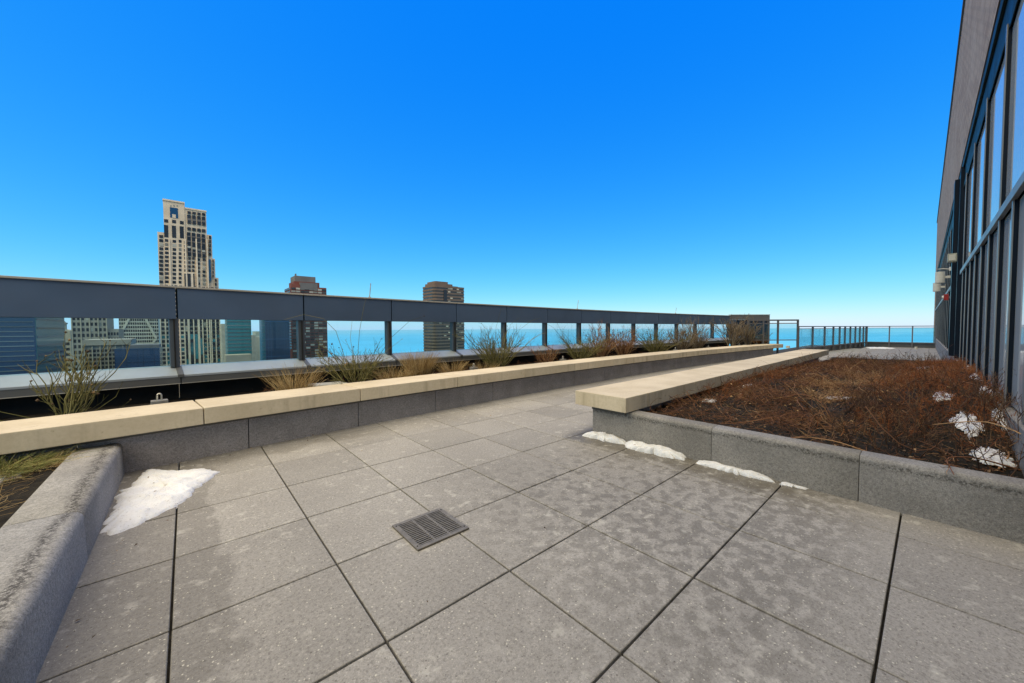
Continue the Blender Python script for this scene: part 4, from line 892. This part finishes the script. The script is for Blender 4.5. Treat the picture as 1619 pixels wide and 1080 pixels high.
# --- blue glass block at the far left
e, u0, u1, zt = tower('glass_office', 'dark blue glass office block at the left edge seen through glass', 160, -60, 53, 470, 32, 'blueglass')
for r in range(26): blk(e, 'spandrel', 'spandrel', u0, u1 - .3, 159.80, 160.1, zt - 2.2 - r * 1.3, zt - 2.0 - r * 1.3)
blk(e, 'side_wall', 'teal', u1 + .001, u1 + .12, 160.2, 191.8, zt - 60, zt - .4)
for r in range(13): blk(e, 'side_band', 'blueglass', u1 + .12, u1 + .2, 161, 191, zt - 3 - r * 2.45, zt - 2.6 - r * 2.45)
# --- pale stone building with a domed turret
e, u0, u1, zt = tower('turreted_building', 'pale stone building with domed turret and pinnacles behind glass', 450, 80, 112, 536, 40, 'church')
cu, _ = pxuv(96, 520, 450); _, z1 = pxuv(96, 519, 450); _, z2 = pxuv(96, 512.5, 450)
V_ = [(u0 + 1.5, 450, zt), (u1, 450, zt), (u1 - 3, 450, z1 - 1), (cu - 1.5, 450, z1)]; gb = MB().quad8([(u0 + .5, 449.8, zt - .5), (u1, 449.8, zt - .5), (u1, 470, zt - .5), (u0 + .5, 470, zt - .5), (cu - 2.2, 449.8, z1), (u1, 449.8, z1 - 2), (u1, 470, z1 - 2), (cu - 2.2, 470, z1)]); on(e, gb.build('gable', 'church'))
on(e, MB().cyl((cu, 455, z1 - 3), 2.4, z2 - z1 + 3, 12).build('turret', 'church')); on(e, MB().cyl((cu, 455, z2), 2.9, 1.2, 12).build('turret_cornice', 'grey_stone'))
on(e, MB().cyl((cu, 455, z2 + 1.2), 2.3, 2.4, 12, .6).build('dome', 'grey_stone'))
for px in (81, 85): a, zz = pxuv(px, 527, 450); on(e, MB().cyl((a, 451, zt - 6), 1.1, zz - zt + 6, 8).build('pinnacle', 'church')); on(e, MB().cyl((a, 451, zz), 1.2, 3.5, 8, .1).build('spire', 'church'))
grid(e, 450, cols_(u0 + 1, u1 - 1, 7), [zt - 4 - 4.2 * r for r in range(9)], 1.6, 2.2)
# --- grey stone tower and its shoulder
e, u0, u1, zt = tower('stone_apartment_tower', 'grey stone apartment tower right of the domed turret', 330, 112, 167, 478, 30, 'grey_stone')
us, zs2 = pxuv(187, 520, 330); blk(e, 'wall', 'grey_stone', u1 + .01, us, 332, 356, GZ + .5, zs2)
grid(e, 330, cols_(u0, u1, 8), [zt - 6 - 3.3 * r for r in range(14)], 1.0, 1.9, lit=.08); grid(e, 332, cols_(u1, us, 4), [zs2 - 3 - 3.3 * r for r in range(5)], .8, 1.8)
for u in [u0 + (u1 - u0) * i / 8 for i in range(0, 9, 2)]: blk(e, 'pier', 'church', u - .25, u + .25, 329.5, 330.05, GZ + .5, zt)
# --- lower tan building with cornice
e, u0, u1, zt = tower('corniced_block', 'low grey block with flat cornice and tall piers behind glass', 210, 133, 206, 546, 20, 'grey_stone')
blk(e, 'cornice', 'grey_stone', u0 - .4, u1 + .3, 209.2, 230.5, zt - .1, zt + 2.0)
grid(e, 210, cols_(u0, u1, 12), [zt - 2.2 - 1.6 * r for r in range(12)], .72, .95, 'window', .05)
for i in range(0, 13, 2): u = u0 + (u1 - u0) * i / 12; blk(e, 'pier', 'church', u - .16, u + .16, 209.5, 210.05, GZ + .5, zt - .1)
# --- cross braced tower
e, u0, u1, zt = tower('braced_tower', 'pale tower with diagonal cross bracing and grid of windows', 520, 186, 249, 470, 40, 'brace')
grid(e, 520, cols_(u0, u1, 18), [zt - 4 - 3.55 * r for r in range(17)], 1.1, 2.2)
def brace(pa, pb):
    a = Vector((pxuv(*pa, 520)[0], 519.2, pxuv(*pa, 520)[1])); c = Vector((pxuv(*pb, 520)[0], 519.2, pxuv(*pb, 520)[1])); n_ = Vector((-(c - a).z, 0, (c - a).x)).normalized() * .9
    q = MB().quad8([a - n_, c - n_, c - n_ + Vector((0, .9, 0)), a - n_ + Vector((0, .9, 0)), a + n_, c + n_, c + n_ + Vector((0, .9, 0)), a + n_ + Vector((0, .9, 0))]); on(e, q.build('brace', 'brace'))
brace((187, 535), (206, 500)); brace((228, 500), (247, 535)); brace((247, 535), (238, 548)); brace((206, 500), (216, 480)); brace((228, 500), (217, 480))
# --- dark blue glass block in front
e, u0, u1, zt = tower('glass_block', 'low dark blue glass block in front of the braced tower', 190, 181, 252, 552, 24, 'blueglass')
um, zm = pxuv(204, 546, 190); blk(e, 'plant_room', 'mech', um, u1 - .1, 192, 205, zt, zm)
for r in range(7): blk(e, 'spandrel', 'blueglass', u0, u1, 189.85, 190.05, zt - .6 - r * 1.5, zt - .4 - r * 1.5)
for i in range(9): u = u0 + (u1 - u0) * i / 8; blk(e, 'mullion', 'blueglass', u - .05, u + .05, 189.8, 190.05, zt - 14, zt)
# --- teal banded block
e, u0, u1, zt = tower('teal_block', 'teal glass block with pale floor bands right of the tan tower', 330, 358, 396, 478, 20, 'teal')
for r in range(22): blk(e, 'spandrel', 'spandrel', u0, u1, 329.8, 330.1, zt - 1 - r * 2.6, zt - .35 - r * 2.6)
a, zz = pxuv(357, 562, 300); c_, _ = pxuv(398, 562, 300); on(e, MB().box(a, c_, 300, 312, GZ + .5, zz).build('annexe', 'grey_stone'))
# --- dark glass tower and red brown tower
e, u0, u1, zt = tower('dark_glass_tower', 'dark blue glass tower left of the red brown tower', 290, 418, 456, 472, 26, 'blueglass')
for i in range(10): u = u0 + (u1 - u0) * i / 9; blk(e, 'mullion', 'blueglass', u - .12, u + .12, 289.7, 290.05, zt - 60, zt)
for r in range(20): blk(e, 'spandrel', 'blueglass', u0, u1, 289.8, 290.05, zt - .9 - r * 2.9, zt - .3 - r * 2.9)
D = 320.0
e, u0, u1, zt = tower('red_granite_tower', 'dark red brown tower with stepped grey top', D, 460, 516, 453.5, 24, 'redbrown')
def RP_(zx, zy, D=D): return pxuv(430 + zx * .0803, 420 + zy * .0803, D)
def rblk(name, mat, zx0, zx1, zy0, zy1, f, dep): blk(e, name, mat, RP_(zx0, 400)[0], RP_(zx1, 400)[0], D + f, D + dep, RP_(700, zy1)[1], RP_(700, zy0)[1])
rblk('upper_tier', 'redbrown', 455, 955, 315, 420, 3, 22); rblk('centre_bay', 'mech', 555, 895, 340, 470, -.4, 3); rblk('corner_bay', 'redlight', 375, 548, 380, 470, -.3, 3); rblk('corner_bay', 'redlight', 900, 1068, 418, 470, -.3, 3)
rblk('plant_room', 'mech', 490, 900, 195, 315, 6, 22); rblk('chimney', 'mech', 510, 535, 150, 195, 8, 10)
cu_ = [RP_(x, 470)[0] for x in (420, 512, 602, 686, 772, 855, 940, 1022)]
fh = (RP_(700, 465)[1] - RP_(700, 520)[1])
for r in range(26):
    for u in cu_: blk(e, 'window', 'window_lit' if rnd.random() < (.55 if r < 3 else .35) else 'bronze', u - 1.35, u + 1.35, D - .35, D + .2, RP_(700, 465)[1] - r * fh - fh * .31, RP_(700, 465)[1] - r * fh + fh * .31)
for i in range(6):
    for r in range(22): blk(e, 'side_window', 'bronze', u0 - .3, u0 + .1, D + 2 + i * 3.8, D + 4.4 + i * 3.8, RP_(700, 465)[1] - r * fh - fh * .3, RP_(700, 465)[1] - r * fh + fh * .3)
# --- brown rounded tower
D = 400.0
a, zt = pxuv(676, 450, D); c_, _ = pxuv(736, 450, D)
e = building('brown_tower', 'brown banded tower with rounded ends standing alone before the lake', D, 669, 736, 'city buildings beyond the parapet')
ua, ub = pxuv(686, 450, D)[0], pxuv(736, 450, D)[0]; uc_ = (ua + ub) / 2; rw = (ub - ua) / 2
def rprism(name, mat, ru, rv, z0, z1, du=0.0, n=32, pw=.22):
    pts = []
    for i in range(n):
        t = 2 * math.pi * i / n; pts.append((uc_ + du + ru * math.copysign(abs(math.cos(t)) ** pw, math.cos(t)), D + 16 + rv * math.copysign(abs(math.sin(t)) ** pw, math.sin(t))))
    m_ = MB(); m_.v = [(x, y, z0) for x, y in pts] + [(x, y, z1) for x, y in pts]; m_.f = [tuple(range(n - 1, -1, -1)), tuple(range(n, 2 * n))] + [(i, (i + 1) % n, n + (i + 1) % n, n + i) for i in range(n)]
    return on(e, m_.build(name, mat))
fl = 3.9; nfl = 40
rprism('core', 'bronze', rw * .985, 15.7, GZ + .5, zt - .5)
for k in range(nfl): rprism('spandrel', 'browntower', rw, 16, zt - k * fl - 2.0, zt - k * fl)
z_a = pxuv(690, 443.5, D)[1]; rprism('upper_tier', 'browntower', rw * .42, 11, zt, z_a, -rw * .38); rprism('upper_tier', 'browntower', rw * .62, 12, zt, zt + (z_a - zt) * .55, -rw * .30)
rprism('plant_room', 'mech', rw * .25, 8, zt, zt + 1.6, rw * .5)
for k in range(nfl - 1):
    for i in range(12):
        u = ua + (ub - ua) * (.08 + .84 * (i + .5) / 12)
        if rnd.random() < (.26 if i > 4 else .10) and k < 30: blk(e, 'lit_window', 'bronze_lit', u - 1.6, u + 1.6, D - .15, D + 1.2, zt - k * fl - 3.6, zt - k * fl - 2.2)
blk(e, 'dark_notch', 'window', uc_ - rw * .42, uc_ - rw * .22, D - .4, D + 1, zt - fl * 6.2, zt - fl * 1.2)
# --- distant low city between the blocks
for i, (x0, x1, yt, Dd, m_) in enumerate(((398, 404, 530, 900, 'grey_stone'), (404, 411, 524, 1100, 'church'), (411, 418, 533, 800, 'grey_stone'), (76, 80, 545, 900, 'grey_stone'), (350, 358, 512, 800, 'church'))):
    tower('distant_block', ['far low grey block between teal and dark glass towers, left', 'far pale block between teal and dark glass towers', 'far low grey block touching the dark glass tower', 'far grey block left of the domed turret', 'far pale block just right of the tan tower'][i], Dd, x0, x1, yt, 60, m_)
